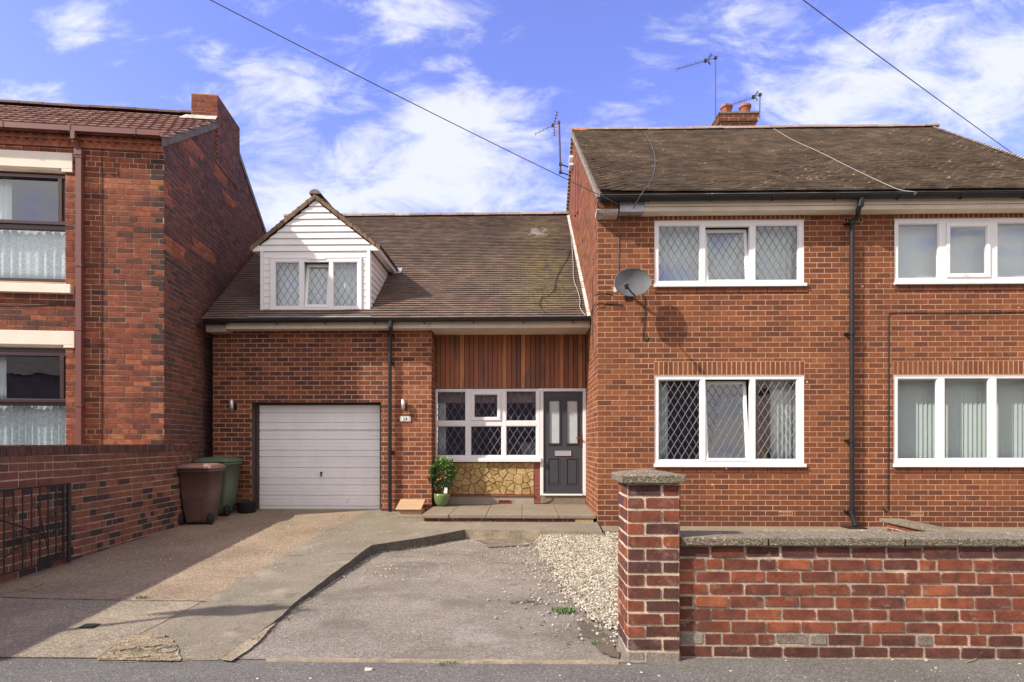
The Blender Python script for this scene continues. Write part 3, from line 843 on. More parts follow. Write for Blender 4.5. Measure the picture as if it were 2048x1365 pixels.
def stone(x, y, z, r):
    vs = []
    ax, ay, az = r*U(.7,1.4), r*U(.7,1.3), r*U(.5,.95); an = U(0, 3.14); c, s = math.cos(an), math.sin(an)
    for (i, j, k) in ((-1,-1,-1),(1,-1,-1),(1,1,-1),(-1,1,-1),(-1,-1,1),(1,-1,1),(1,1,1),(-1,1,1)):
        e = .62 + U(-.16,.2)
        px_, py_, pz_ = i*ax*e, j*ay*e, k*az*(.6+U(-.2,.25))
        vs.append((x + px_*c - py_*s, y + px_*s + py_*c, z + pz_))
    mb.add(vs, [(0,3,2,1),(4,5,6,7),(0,1,5,4),(1,2,6,5),(2,3,7,6),(3,0,4,7)], 0, U(0, 1))
cnt = 0
while cnt < 17000:
    y = 4.25 + 4.45*RN.random()**1.0; x0 = gx(y); x = U(x0-.06, min(x0+1.7, 1.25))
    edge_d = x - x0
    if edge_d < 0 and RN.random() < .75: continue
    stone(x, y, zg(y) + .012 + U(0, .016), U(.007, .0145)); cnt += 1
for i in range(7000): 
    y = U(4.35, 8.1); stone(U(1.25, 5.4), y, zg(y) + .014 + U(0,.016), U(.012,.022))
for i in range(2600): stone(U(1.2, 7.2), U(8.05, 8.73), zg(8.4) + .018 + U(0,.02) + .03*max(0, noise.noise(Vector((i*.01, 0, 3)))), U(.010, .019))
for i in range(1400): stone(U(3.6, 5.55), U(8.3, 8.9), .085 + U(0,.03), U(.010, .018))
for i in range(420):                                 # strays on the tarmac
    y = U(4.1, 8.6); x = gx(y) - abs(RN.gauss(0, .28)) - .02
    stone(x, y, .016, U(.006, .013))
o = obj('gravel', mb, M['stone']); tag(o, kind='stuff')

# ------------------------------------------------------------------ brick house on the right
HL = PX(1195, YH); HRX = 13.6
HE, HR = 5.32, 8.86                                  # eaves and ridge heights
YE, YR = 8.93, 13.75
house = thing('brick_house', 'two storey orange brick semi-detached house with brown plain tile roof and chimney', 'house', (6.5, YH, 0))
def W1(a, b, c, d): return (PX(a, YH), PX(b, YH), PZ((a+b)/2, d, YH), PZ((a+b)/2, c, YH))
w_ul = W1(1309, 1608, 441, 574); w_ll = W1(1309, 1608, 751, 934); w_ur = W1(1789, 2096, 437, 569); w_lr = W1(1787, 2096, 750, 934)
ab = [W1(1557,1586,1024,1032), W1(1821,1848,1024,1032), W1(1688,1726,435,445)]
holes = [w_ul, w_ll, w_ur, w_lr] + ab
mpF = mapper((0, YH, 0), (1,0,0), (0,-1,0))
mb = MB()
ztop = PZ(1450, 421, YH)
def sold(w, py0, py1): return (w[0]-.0, w[1]+.0, PZ(1450, py1, YH), PZ(1450, py0, YH))
s_ul = (w_ul[0]-.01, w_ul[1]+.01, w_ul[3]+.004, ztop+.05); s_ur = (w_ur[0]-.01, w_ur[1]+.01, w_ur[3]+.004, ztop+.05)
s_ll = (w_ll[0]-.01, w_ll[1]+.01, w_ll[3]+.004, w_ll[3]+.225); s_lr = (w_lr[0]-.01, w_lr[1]+.01, w_lr[3]+.004, w_lr[3]+.225)
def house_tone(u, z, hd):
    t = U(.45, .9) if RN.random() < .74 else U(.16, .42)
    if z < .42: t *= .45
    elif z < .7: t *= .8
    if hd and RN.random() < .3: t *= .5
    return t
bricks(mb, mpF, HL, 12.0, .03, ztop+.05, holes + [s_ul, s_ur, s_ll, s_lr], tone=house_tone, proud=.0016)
for s_, n_ in ((s_ul, 31), (s_ur, 31), (s_ll, 31), (s_lr, 31)): soldier(mb, mpF, s_[0], s_[1], s_[2], s_[3], n_)
sheet(mb, mpF, HL, HRX, 0, ztop+.3, holes, 1, .10)
# tile creasing / sill course under each window
for w in (w_ul, w_ll, w_ur, w_lr):
    u = w[0]
    while u < w[1]+.05:
        mb.box(u+.005, min(u+.22, w[1]+.06)-.005, YH-.014, YH-.001, w[2]-.095, w[2]-.012, 0, U(.2,.55)); u += .223
# left gable wall
def zroof(y): return HE + (HR-HE)/(YR-YE)*(y-YE) if y < YR else HR - (HR-HE)/(YR-YE)*(y-YR)
mpL = mapper((HL, 0, 0), (0,-1,0), (-1,0,0))
YB = 2*YR - YH
ks = (HR-HE)/(YR-YE)
clips = [(1*-0 + ks*1.0, 1.0, HE + ks*0 - ks*YE*1.0 + 0)]           # placeholder, replaced below
# u = -y, so front slope: z <= HE + ks*(y-YE)  ->  ks*u + z <= HE - ks*YE ; rear slope: -ks*u + z <= HR + ks*YR
clips = [(ks, 1.0, HE - ks*YE - .02), (-ks, 1.0, HR + ks*YR - .02)]
def gable_tone(u, z, hd):
    return U(.5, .98) if RN.random() < .85 else U(.1, .4)
bricks(mb, mpL, -YB, -YH, .03, HR, [], tone=gable_tone, clips=clips, proud=.0025, off=.116)
mb.add([mpL(-YH,0,0), mpL(-YH,0,zroof(YH)), mpL(-YR,0,HR), mpL(-YB,0,zroof(YB)), mpL(-YB,0,0)], [(4,0,1,2,3)], 1)
mb.quad((HL,YB,0),(HRX,YB,0),(HRX,YB,HE+.2),(HL,YB,HE+.2), 1); mb.quad((HRX,YH,0),(HRX,YH,HE+.2),(HRX,YB,HE+.2),(HRX,YB,0), 1)
wall = obj('wall', mb, [M['brick'], M['mortar']], house)
# air bricks
for (a0,a1,b0,b1) in ab:
    mb = MB(); mb.box(a0+.006, a1-.006, YH+.014, YH+.07, b0+.006, b1-.006, 1)
    n = 5
    frame_bars(mb, a0+.004, a1-.004, b0+.004, b1-.004, .012, YH-.003, YH+.0135)
    for i in range(n):
        x = a0+.016 + (a1-a0-.032)*(i+1)/(n+1); mb.box(x-.006, x+.006, YH-.001, YH+.0135, b0+.016, b1-.016)
    obj('air_brick', mb, [M['air_brick'], M['rubber']], house)
# roof
SL = math.hypot(YR-YE, HR-HE); RX = PX(1865, YR)
_d = ray(2048, 318); _k = (HR-HE)/(YR-YE); _t = (HE + .03 - EYE - _k*YE)/(_d.z - _k*_d.y); _q = _d*_t
HW = (_q.x - RX)/(1 - (_q.y-YE)/(YR-YE))
sd = Vector((0, YR-YE, HR-HE)).normalized()
def h_hi(s): return (RX + HW) - HW*s/SL
def h_lo(s): return HL - .05
def h_lift(u, s):
    e = .05*math.exp(-((u-HL)/.45)) if u < HL+2 else 0
    return e + .011*noise.noise(Vector((u*.8, s*.9, 2.2))) + .003*noise.noise(Vector((u*2.6, s*3, 4)))
def h_tone(u, s): return .52 + .2*noise.noise(Vector((u*.7, s*.8, 0))) + U(-.17, .17)
mb = MB()
tile_roof(mb, (0,YE,HE), (1,0,0), sd, SL, h_lo, h_hi, .098, .166, tone=h_tone, lift=h_lift, rise=.032, jit=.003, th=.018)
mb.add([(HL-.05,YE+.02,HE-.0), (RX+HW,YE+.02,HE), (RX,YR,HR-.01), (HL-.05,YR,HR-.01)], [(0,1,2,3)], 1, .3)
mb.add([(HL-.05,YE,HE-.03), (RX+HW,YE,HE-.03), (RX,YR,HR-.05), (HL-.05,YR,HR-.05)], [(3,2,1,0)], 1, .3)
mb.add([(HL-.05,YR,HR-.01), (RX,YR,HR-.01), (RX+HW,2*YR-YE,HE), (HL-.05,2*YR-YE,HE)], [(0,1,2,3)], 1, .3)
mb.add([(RX,YR,HR-.01), (RX+HW,YE,HE), (RX+HW,2*YR-YE,HE)], [(0,1,2)], 1, .3)
roof = obj('roof', mb, [M['tile_house'], M['tile_house']], house)
mb = MB(); ridge_line(mb, (HL-.05, YR, HR+.035), (RX+.1, YR, HR+.035), .125, .36, tone=lambda i, n: 1.0 if i == 0 else U(.45, .8)); obj('ridge_tiles', mb, M['ridge'], roof)
# bonnet hip tiles
mb = MB()
hp0, hp1 = Vector((RX, YR, HR+.02)), Vector((RX+HW, YE, HE+.02)); n = 62
for i in range(n):
    p = hp0.lerp(hp1, (i+.5)/n); d = (hp1-hp0).normalized()
    a = p + d*.085 + Vector((0,0,.035)); b = p - d*.05 + Vector((0,0,.0))
    s = Vector((.085, .085, -.05)); s2 = Vector((-.085, -.085, -.05))
    mb.add([a+s, a+Vector((0,0,.02)), a+s2, b+s, b+Vector((0,0,.02)), b+s2], [(0,1,4,3),(1,2,5,4),(0,2,1)], 0, U(.2,.9))
obj('hip_tiles', mb, M['tile_house'], roof)
# verge mortar on the left gable, flashing where the lower roof meets the wall
mb = MB()
n = 60
for i in range(n):
    y0, y1 = YE + (YR-YE)*i/n, YE + (YR-YE)*(i+1)/n
    mb.box(HL-.052, HL-.002, y0, y1+.02, zroof(y0)-.055+U(-.01,.01), zroof(y0)+.028+U(-.006,.006), 0, .5)
    y0, y1 = 2*YR-y1, 2*YR-y0
    mb.box(HL-.062, HL-.002, y0, y1, zroof(y1)-.08, zroof(y1)+.04, 1, .5)
obj('verge', mb, [M['verge_grey'], M['tile_house']], house)
# fascia, kneeler and gutter
zf = lambda py: PZ(1500, py, 9.02)
mb = MB(); x_f = PX(1290, 9.0)
mb.box(x_f, HRX, 9.02, 9.045, zf(411)-.0, zf(398)); mb.box(x_f, HRX, 9.046, YH-.003, zf(420), zf(411)-.002, 0)
obj('fascia', mb, M['cream'], house, bevel=.004)
mb = MB(); mb.box(PX(1240,9.02), x_f-.003, 9.03, 9.2, zf(421), zf(402), 0); obj('eaves_repair', mb, M['lead'], house)
mb = MB(); kx0, kx1 = HL-.01, PX(1236, 9.02)
for r in range(2): 
    u = kx0
    while u < kx1-.02: mb.box(u+.004, min(u+.2, kx1), 9.02, YH-.006, zf(415)+.002+r*.09, zf(415)+.082+r*.09, 0, U(.2,.5)); u += .204
mb.box(kx0+.004, kx1-.004, 9.026, YH-.006, zf(414), zf(395), 1)
obj('corbel_brickwork', mb, [M['brick'], M['mortar']], house)
mb = MB(); 
pf = [(YH-.006, zf(426)), (9.14, zf(424)), (9.06, zf(421)), (9.03, zf(417)), (9.03, zf(415)), (YH-.006, zf(415))]
k = len(pf); vs = [(kx0-.03, y, z) for y, z in pf] + [(kx1+.01, y, z) for y, z in pf]
mb.add(vs, [tuple(range(k)), tuple(range(k, 2*k))[::-1]] + [(i, k+i, k+(i+1)%k, (i+1)%k) for i in range(k)])
obj('kneeler', mb, M['verge_pale'], house)
def gutter(mb, x0, x1, y, ztop, r, n=10, slope=0.0):
    A = []
    for (x, z) in ((x0, ztop), (x1, ztop+slope)):
        A.append([Vector((x, y + r*math.cos(math.pi + math.pi*k/n), z + r*1.15*math.sin(math.pi + math.pi*k/n))) for k in range(n+1)])
    mb.add(A[0]+A[1], [(k, k+1, n+1+k+1, n+1+k) for k in range(n)], 0, .5, True)
    mb.add([p*1 for p in A[0]], [tuple(range(n+1))]); mb.add([p*1 for p in A[1]], [tuple(range(n+1))[::-1]])
    inner = [[Vector((p.x, y + (p.y-y)*.92, ztop + (p.z-ztop)*.92)) for p in a] for a in A]
    mb.add(inner[0]+inner[1], [(k, n+1+k, n+1+k+1, k+1) for k in range(n)], 0, .5, True)
    mb.tube([A[0][0], A[1][0]], .006, 6); mb.tube([A[0][-1], A[1][-1]], .006, 6)
mb = MB(); gz = PZ(1500, 391, 8.93)
gutter(mb, HL-.0, HRX, 8.945, gz, .062, slope=.012)
for i in range(14):
    x = HL + .75 + i*.95
    for q in (0,): mb.tube([(x, 8.945 + .066*math.cos(math.pi+math.pi*k/8), gz + .078*math.sin(math.pi+math.pi*k/8)) for k in range(9)], .008, 5)
obj('gutter', mb, M['gutter_black'], house)
# downpipe of the house
mb = MB(); xd = PX(1703, YH-.07); yd = YH-.085; xt = PX(1722, 8.95)
zz = lambda py, Y=YH: PZ(1700, py, Y)
mb.tube([(xt, 8.95, zz(392,8.95)), (xt, 8.95, zz(404,8.95)), (xt-.005, 8.96, zz(414,8.96))], .045, 12)
mb.tube([(xt, 8.955, zz(408,8.95)), (xt-.015, 8.99, zz(418,9)), (xd+.05, 9.1, zz(434,9.1)), (xd+.01, yd-.01, zz(446)), (xd, yd, zz(452))], .037, 12)
mb.tube([(xd, yd, zz(448)), (xd, yd, zz(1030))], .035, 14)
mb.tube([(xd, yd, zz(1022)), (xd+.01, yd-.01, zz(1034)), (xd+.03, yd-.05, zz(1049))], .041, 12)
for py in (450, 669, 881, 1023):
    z = zz(py); mb.tube([(xd, yd, z-.028), (xd, yd, z+.03)], .047, 14); mb.box(xd-.085, xd+.03, yd+.02, YH-.006, z-.012, z+.012)
    mb.tube([(xd-.08, yd+.0, z), (xd-.08, YH-.004, z)], .012, 6)
obj('downpipe', mb, M['gutter_black'], house)
mb = MB(); mb.box(xd-.14, xd+.14, yd-.17, yd+.07, .116, .135); mb.box(xd-.11, xd+.11, yd-.14, yd+.04, .136, .139); obj('drain_cover', mb, M['iron'], house)
# chimney behind the ridge
cy0 = YR + .45; cx0, cx1 = PX(1441, cy0), PX(1512, cy0); cy1 = cy0 + .56
zc = lambda py: PZ(1476, py, cy0)
mb = MB()
def stack(mb, x0, x1, y0, y1, z0, z1, tone):
    for mp, a, b in ((mapper((0,y0,0),(1,0,0),(0,-1,0)), x0, x1), (mapper((x0,0,0),(0,-1,0),(-1,0,0)), -y1, -y0), (mapper((x1,0,0),(0,1,0),(1,0,0)), y0, y1), (mapper((0,y1,0),(-1,0,0),(0,1,0)), -x1, -x0)):
        bricks(mb, mp, a, b, z0, z1, tone=tone, proud=.005)
    mb.box(x0, x1, y0, y1, z0, z1-.004, 1)
ct = lambda u, z, h: U(.1, .6)
stack(mb, cx0, cx1, cy0, cy1, HR-1.0, zc(244), ct)
stack(mb, cx0-.045, cx1+.045, cy0-.045, cy1+.045, zc(244)+.002, zc(244)+.172, ct)
mb.box(cx0-.065, cx1+.065, cy0-.065, cy1+.065, zc(244)+.174, zc(244)+.215, 2)
chim = obj('chimney', mb, [M['brick'], M['mortar'], M['verge']], house)
for px_, tl in ((1453, .04), (1490, -.01)):
    mb = MB(); z0 = zc(244)+.216; x = PX(px_, cy0+.2)
    mb.lathe([(.118,0),(.126,.22),(.131,.225)], (x, cy0+.2, z0), 28); mb.lathe([(.146,.226),(.148,.25),(.146,.28),(.118,.281)], (x, cy0+.2, z0), 28); mb.lathe([(.131,.2255),(.146,.226)], (x, cy0+.2, z0), 28); mb.lathe([(.118,.281),(.112,.02)], (x, cy0+.2, z0), 28)
    obj('chimney_pot', mb, M['terracotta'], chim)
# gable slots: two narrow terracotta boards
mb = MB(); 
def pside(px, py):                                    # point of the left gable wall seen at a pixel
    d = ray(px, py); t = (HL-.03)/d.x; return Vector((HL-.03, d.y*t, EYE + d.z*t))
for (pxa, ya, yb_) in ((1149, 333, 432), (1154, 330, 426)):
    a, b = pside(pxa, ya), pside(pxa, yb_)
    mb.box(HL-.035, HL-.002, a.y-.06, a.y+.06, b.z, a.z)
obj('gable_boards', mb, M['terra_red'], house)
# windows
def pn(a, b, c, d, kind='fixed', Y=YH): return (PX(a,Y), PX(b,Y), PZ((a+b)/2, d, Y), PZ((a+b)/2, c, Y), kind)
YW = YH + .012
def sl(w, px1, pr=.06, h=.05): return (w[0]-.012, PX(px1, YH), w[2]-.006, w[2]-.006+h, pr)
rw = lambda w, up: (w[0], w[1], w[2]+up, w[3])
window(house, YW, rw(w_ul,0), [pn(1317,1401,450,563), pn(1411,1500,452,566,'tilt'), pn(1511,1598,449,561)], sl(w_ul,1612))
window(house, YW, rw(w_ll,0), [pn(1317,1402,759,921), pn(1411,1501,759,924,'tilt'), pn(1511,1596,758,920)], sl(w_ll,1611))
window(house, YW, rw(w_ur,0), [pn(1797,1879,446,557), pn(1896,1978,449,552,'casement'), pn(1996,2086,444,555)], sl(w_ur,2102), lead=False)
window(house, YW, rw(w_lr,0), [pn(1796,1877,757,919), pn(1890,1981,756,918), pn(1994,2086,756,918)], sl(w_lr,2102), lead=False)
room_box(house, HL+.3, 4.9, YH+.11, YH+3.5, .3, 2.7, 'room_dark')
room_box(house, HL+.3, 4.9, YH+.11, YH+3.5, 2.9, 5.2)
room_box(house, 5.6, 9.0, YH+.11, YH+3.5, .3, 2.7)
room_box(house, 5.6, 9.0, YH+.11, YH+3.5, 2.9, 5.2)
yc = YH + .24
curtain('net_curtain', 'pale net curtain behind the upper leaded window beside the satellite dish', 'curtain', w_ul[0]+.05, w_ul[1]-.05, w_ul[2]+.03, w_ul[3]-.06, yc+.05, .018, .09, 'net')
curtain('curtain', 'white curtain gathered at the left of the lower leaded window above the gate pillar', 'curtain', w_ll[0]+.02, w_ll[0]+.27, w_ll[2]+.02, w_ll[3]-.03, yc, .03, .07, taper=-.10)
curtain('curtain', 'white curtain gathered at the right of the lower leaded window by the downpipe', 'curtain', w_ll[1]-.42, w_ll[1]-.03, w_ll[2]+.02, w_ll[3]-.03, yc, .03, .07)
def vblind(label, w, ang, y):
    mb = MB(); x = w[0]+.06
    while x < w[1]-.05:
        T = Matrix.Translation((x, y, 0)) @ Matrix.Rotation(math.radians(ang), 4, 'Z')
        mb.box(-.043, .043, -.0008, .0008, w[2]+.05, w[3]-.09, M=T); x += .072
    mb.box(w[0]+.04, w[1]-.04, y-.02, y+.02, w[3]-.089, w[3]-.05)
    return tag(obj('vertical_blind', mb, M['blind']), label, 'blind')
vblind('pale vertical slat blind closed behind the upper right plain window under the eaves', w_ur, -12, yc)
vblind('pale vertical slat blind with open slats behind the lower right plain window', w_lr, -20, yc)

# ------------------------------------------------------------------ garage and porch wing
GL, GR = PX(426, YG), PX(863, YG)
GYE, GZE, GK = 10.13, 3.645, .76
GYR = 15.08; GZR = GZE + GK*(GYR-GYE)
def zg_roof(y): return GZE + GK*(y-GYE)
wing = thing('garage_wing', 'low red brick garage and porch wing with white dormer between the two brick houses', 'house', ((GL+HL)/2, YG, .2))
gh = (PX(503,YG), PX(762,YG), 0.0, PZ(630,805,YG))
mpG = mapper((0,YG,0),(1,0,0),(0,-1,0))
gtop = PZ(650, 650, YG)
def g_tone(u, z, hd):
    t = RN.choice((U(.1,.35), U(.25,.5), U(.4,.8), U(.5,.95)))
    if u > PX(775, YG): t = min(1, t+.22)  # lighter right of the downpipe: the sunlit stretch put into brick tone
    return t
mb = MB()
zgb = zdrive(YG)
bricks(mb, mpG, GL, GR, zgb-.03, gtop, [gh], .0862, .233, .0115, .0018, tone=g_tone)
mpR = mapper((GR,0,0),(0,1,0),(1,0,0))
bricks(mb, mpR, YG, YP+.05, zgb-.03, gtop, [], .0862, .233, .0115, .0018, tone=g_tone, off=.116)
mpGL = mapper((GL,0,0),(0,-1,0),(-1,0,0))
bricks(mb, mpGL, -(YG+2.5), -YG, zgb-.03, gtop, [], .0862, .233, .0115, .0018, tone=g_tone, off=.116)
sheet(mb, mpG, GL, GR, 0, gtop+.15, [gh], 1, .25, mr=2)
mb.quad((GR,YG,0),(GR,YP+.2,0),(GR,YP+.2,gtop+.15),(GR,YG,gtop+.15), 1)
mb.add([(GL,20,0),(GL,YG,0),(GL,YG,gtop+.15),(GL,GYR,GZR-.1),(GL,20,3.6)], [(0,1,2,3,4)], 1)
obj('wall', mb, [M['brick_garage'], M['mortar_pink'], M['brown_board']], wing)
# garage door with pressed ribs
gd0, gd1 = PX(519, YG+.2), PX(759.5, YG+.2); gdz0, gdz1 = PZ(640, 1021.5, YG+.2), PZ(640, 811, YG+.2)
prof = []
ribs = [640,700,745,751,805,873,913,980,1045,1087,1152,1218]
ribs = [620 + r*.3224 for r in ribs]
fine = [663,685,722,780,830,850,892,930,950,1008,1066,1110,1130,1180,1236]
fine = [620 + r*.3224 for r in fine]
pts = [(gdz1, 0)]
for py, dep in sorted([(r, .022) for r in ribs] + [(r, .006) for r in fine]):
    z = PZ(640, py, YG+.2); w = .011 if dep > .01 else .008
    pts += [(z+w, 0), (z+w*.3, -dep), (z-w*.3, -dep), (z-w, 0)]
pts.append((gdz0, 0))
mb = MB(); yd_ = YG + .2
for i in range(len(pts)-1):
    (za, da), (zb_, db) = pts[i], pts[i+1]
    mb.quad((gd0, yd_-da, za), (gd0, yd_-db, zb_), (gd1, yd_-db, zb_), (gd1, yd_-da, za))
mb.box(gd0, gd1, yd_+.03, yd_+.05, gdz0, gdz1)
gdoor = obj('garage_door', mb, M['garage_white'], wing); gdoor['label'] = 'white up-and-over garage door with horizontal ribs'
mb = MB(); hx = PX(643, yd_); hz = PZ(643, 946, yd_)
mb.lathe([(0,-.006),(.022,-.004),(.022,.004),(0,.006)], (0,0,0), 14); 
for i in range(len(mb.v)): x, y, z = mb.v[i]; mb.v[i] = (hx + x, yd_-.008+z, hz+y)
mb.box(hx-.008, hx+.008, yd_-.04, yd_-.012, hz-.07, hz+.012)
obj('handle', mb, M['black'], gdoor)
mb = MB(); jx0, jx1 = gh[0], gh[1]
mb.box(jx0+.003, gd0-.002, yd_-.03, yd_+.05, 0.1, gh[3]-.003); mb.box(gd1+.002, jx1-.003, yd_-.01, yd_+.05, 0.1, gh[3]-.003); mb.box(gd0-.001, gd1+.001, yd_-.02, yd_+.05, gdz1+.003, gh[3]-.003)
obj('door_frame', mb, M['brown_board'], wing)
# roof
XL = lambda y: -5.76 - .115*(y-GYE)
gsd = Vector((0, 1, GK)).normalized(); GS = (GYR-GYE)*math.hypot(1, GK)
cs = 1/math.hypot(1, GK)
DX0, DX1 = PX(522, YG), PX(741, YG)
DRX = PX(632, YG); DZR = PZ(632, 396, YG); DZE = PZ(632, 497, YG)
def in_dormer(u, s):
    y = GYE + s*cs; z = zg_roof(y)
    if y < YG - .02: return False
    half = (DX1-DX0)/2 - .02
    zmax = DZR - (DZR-DZE)*abs(u-DRX)/(half+.12)
    return abs(u-DRX) < half and z < zmax - .02
def g_rtone(u, s):
    t = .5 + .3*noise.noise(Vector((u*.6, s*.7, 8))) + U(-.14, .14)
    if u < -2.4 + .25*math.sin(s*2): t = t*.75 + .16
    return t
mb = MB()
tile_roof(mb, (0,GYE,GZE), (1,0,0), gsd, GS, lambda s: XL(GYE+s*cs), lambda s: HL-.006, .1, .168, tone=g_rtone, skip=in_dormer, lift=lambda u, s: .01*noise.noise(Vector((u*.9, s, 6))), rise=.030, jit=.002, th=.017)
mb.add([(XL(GYE),GYE+.02,GZE), (HL-.006,GYE+.02,GZE), (HL-.006,GYR,GZR-.01), (XL(GYR),GYR,GZR-.01)], [(0,1,2,3)], 0, .2)
mb.add([(XL(GYE),GYE,GZE-.04), (HL-.006,GYE,GZE-.04), (HL-.006,GYR,GZR-.06), (XL(GYR),GYR,GZR-.06)], [(3,2,1,0)], 0, .2)
mb.add([(XL(GYR),GYR,GZR-.01), (HL-.006,GYR,GZR-.01), (HL-.006,20.2,GZE), (XL(GYR),20.2,GZE)], [(0,1,2,3)], 0, .2)
def lichen_tile(m):
    t = m.node_tree; n = NT(t); b = t.nodes['Principled BSDF']; o = n.pos()
    src = b.inputs['Base Color'].links[0].from_socket
    c0 = Vector((.72, 0, 0))
    sp = n.new('ShaderNodeSeparateXYZ'); n.link(o, sp.inputs[0])
    def blob(x, z, rx, rz):
        a = n.math('DIVIDE', n.math('SUBTRACT', sp.outputs[0], x), rx); d = n.math('DIVIDE', n.math('SUBTRACT', sp.outputs[2], z), rz)
        return n.math('SUBTRACT', 1.0, n.math('ADD', n.math('MULTIPLY', a, a), n.math('MULTIPLY', d, d)), True)
    q1 = P(1075, 472, 14.1); q2 = P(1090, 540, 12.3); q3 = P(1085, 590, 11.1)
    nz = n.noise(o, 7, 6, .7)
    w = n.math('MULTIPLY', n.rng(n.math('ADD', n.math('MULTIPLY', blob(q1.x, q1.z, .45, .42), .55), n.math('MULTIPLY', nz, .9)), .80, .95, 0, 1, True), n.math('MULTIPLY', n.math('GREATER_THAN', blob(q1.x, q1.z, .5, .5), 0.0), n.rng(n.noise(o, 38, 3), .46, .56, 0, 1, True)))
    y = n.math('MULTIPLY', n.math('MAXIMUM', n.math('MAXIMUM', blob(q2.x, q2.z, .75, .9), blob(q3.x, q3.z, .9, .6)), blob(q1.x, q1.z, .8, .8)), n.rng(nz, .38, .62, 0, .8, True))
    c = n.mix(y, src, (.24, .20, .085)); c = n.mix(n.math('MULTIPLY', w, .85), c, (.62, .60, .55))
    n.link(c, b.inputs['Base Color'])
lichen_tile(M['tile_garage'])
groof = obj('roof', mb, M['tile_garage'], wing)
mb = MB(); ridge_line(mb, (XL(GYR), GYR, GZR+.03), (HL-.01, GYR, GZR+.03), .12, .42); obj('ridge_tiles', mb, M['ridge'], groof)
# white mortar flashing along the house wall
mb = MB(); n = 40
for i in range(n):
    y0 = GYE + (GYR-GYE)*i/n; y1 = GYE + (GYR-GYE)*(i+1)/n; w = .032 + .015*noise.noise(Vector((y0*3,0,0)))
    mb.add([(HL-.008,y0,zg_roof(y0)+.02),(HL-.008,y1,zg_roof(y1)+.02),(HL-.008,y1,zg_roof(y1)+.02+w),(HL-.008,y0,zg_roof(y0)+.02+w),
            (HL-.07,y0,zg_roof(y0)+.03),(HL-.07,y1,zg_roof(y1)+.03)], [(4,5,2,3),(0,1,5,4)][:1])
obj('flashing', mb, M['verge_pale'], wing)
# eaves: fascia, soffit over the porch, gutter
zq = lambda py, Y, px=800: PZ(px, py, Y)
mb = MB(); fx0 = PX(452, 10.2)
mb.box(fx0, HL-.012, 10.2, 10.222, zq(657,10.2), zq(643,10.2)); obj('fascia', mb, M['cream'], wing, bevel=.003)
mb = MB(); mb.box(PX(414,10.25), fx0-.004, 10.215, YG-.006, zq(662,10.2), zq(648,10.2)); obj('eaves_end', mb, M['plinth'], wing)
mb = MB(); mb.box(GL, GR-.005, 10.224, YG-.006, zq(657,10.2)+.006, zq(657,10.2)+.02); mb.box(GR+.003, HL-.012, 10.224, YP-.052, zq(656,10.2), zq(656,10.2)+.015)
obj('soffit', mb, M['cream'], wing)
mb = MB(); gz = zq(637.5, 10.1); gutter(mb, PX(408,10.1), HL-.015, 10.11, gz, .058, slope=.01)
x = PX(452, 10.1)
while x < HL: 
    mb.tube([(x, 10.11 + .062*math.cos(math.pi+math.pi*k/8), gz + .072*math.sin(math.pi+math.pi*k/8)) for k in range(9)] + [(x, 10.19, gz-.085)], .008, 5); x += .88
obj('gutter', mb, M['black'], wing)
mb = MB(); xp = PX(780, YG-.06); yp = YG-.075; zt = lambda py: PZ(780, py, YG-.06)
xg = PX(781, 10.11)
mb.tube([(xg, 10.11, zt(640)-.06), (xg, 10.11, zq(655,10.11))], .042, 12)
mb.tube([(xg, 10.11, zq(650,10.11)), (xg, 10.14, zq(660,10.11)), (xp, yp-.03, zt(668)), (xp, yp, zt(676))], .034, 12)
mb.tube([(xp, yp, zt(670)), (xp, yp, zt(1024))], .034, 14)
for py in (672, 725, 904):
    z = zt(py); mb.tube([(xp,yp,z-.02),(xp,yp,z+.02)], .041, 14); mb.box(xp-.03, xp+.075, yp+.02, YG-.006, z-.012, z+.012)
    mb.tube([(xp+.07, yp+.01, z-.03), (xp+.07, YG-.004, z-.03)], .011, 6)
obj('downpipe', mb, M['black'], wing)
# dormer
half = (DX1-DX0)/2; zb = PZ(632, 629, YG); DZF = PZ(632, 503, YG); DE = PX(757, YG) - DX1
hw = half + DE
mb = MB()
wd = (PX(542,YG), PX(724,YG), PZ(632,626,YG), PZ(632,516,YG))
mpD = mapper((0,YG,0),(1,0,0),(0,-1,0))
def board(z0, z1, u0, u1, mp, proud=.014, poly=None):
    pl = poly or [(u0,z0),(u1,z0),(u1,z1),(u0,z1)]
    n = len(pl); lo = min(p[1] for p in pl); hi = max(p[1] for p in pl)
    def d(z): return proud - (proud-.006)*(z-lo)/(hi-lo+1e-6)
    vs = [mp(u, d(z), z) for u, z in pl] + [mp(u, -.01, z) for u, z in pl]
    mb.add(vs, [tuple(range(n))] + [(n+i, n+(i+1)%n, (i+1)%n, i) for i in range(n)])
bh = (DZF-PZ(632,409,YG))/-8.0
bz = PZ(632, 503, YG); bh = (PZ(632,409,YG)-bz)/7.3
dpit = (DZR - DZE)/hw
i = 0
while True:                                           # boards of the gable triangle
    z0 = bz + i*bh; z1 = z0 + bh - .0015
    if z0 > DZR - .12: break
    lim = lambda z: min(hw-.02, (DZR - .06 - z)/dpit)
    pl = [(DRX-lim(z0), z0), (DRX+lim(z0), z0), (DRX+max(lim(z1),.005), z1), (DRX-max(lim(z1),.005), z1)]
    if lim(z0) < .02: break
    board(z0, z1, 0, 0, mpD, .030, pl); i += 1
z = bz - bh
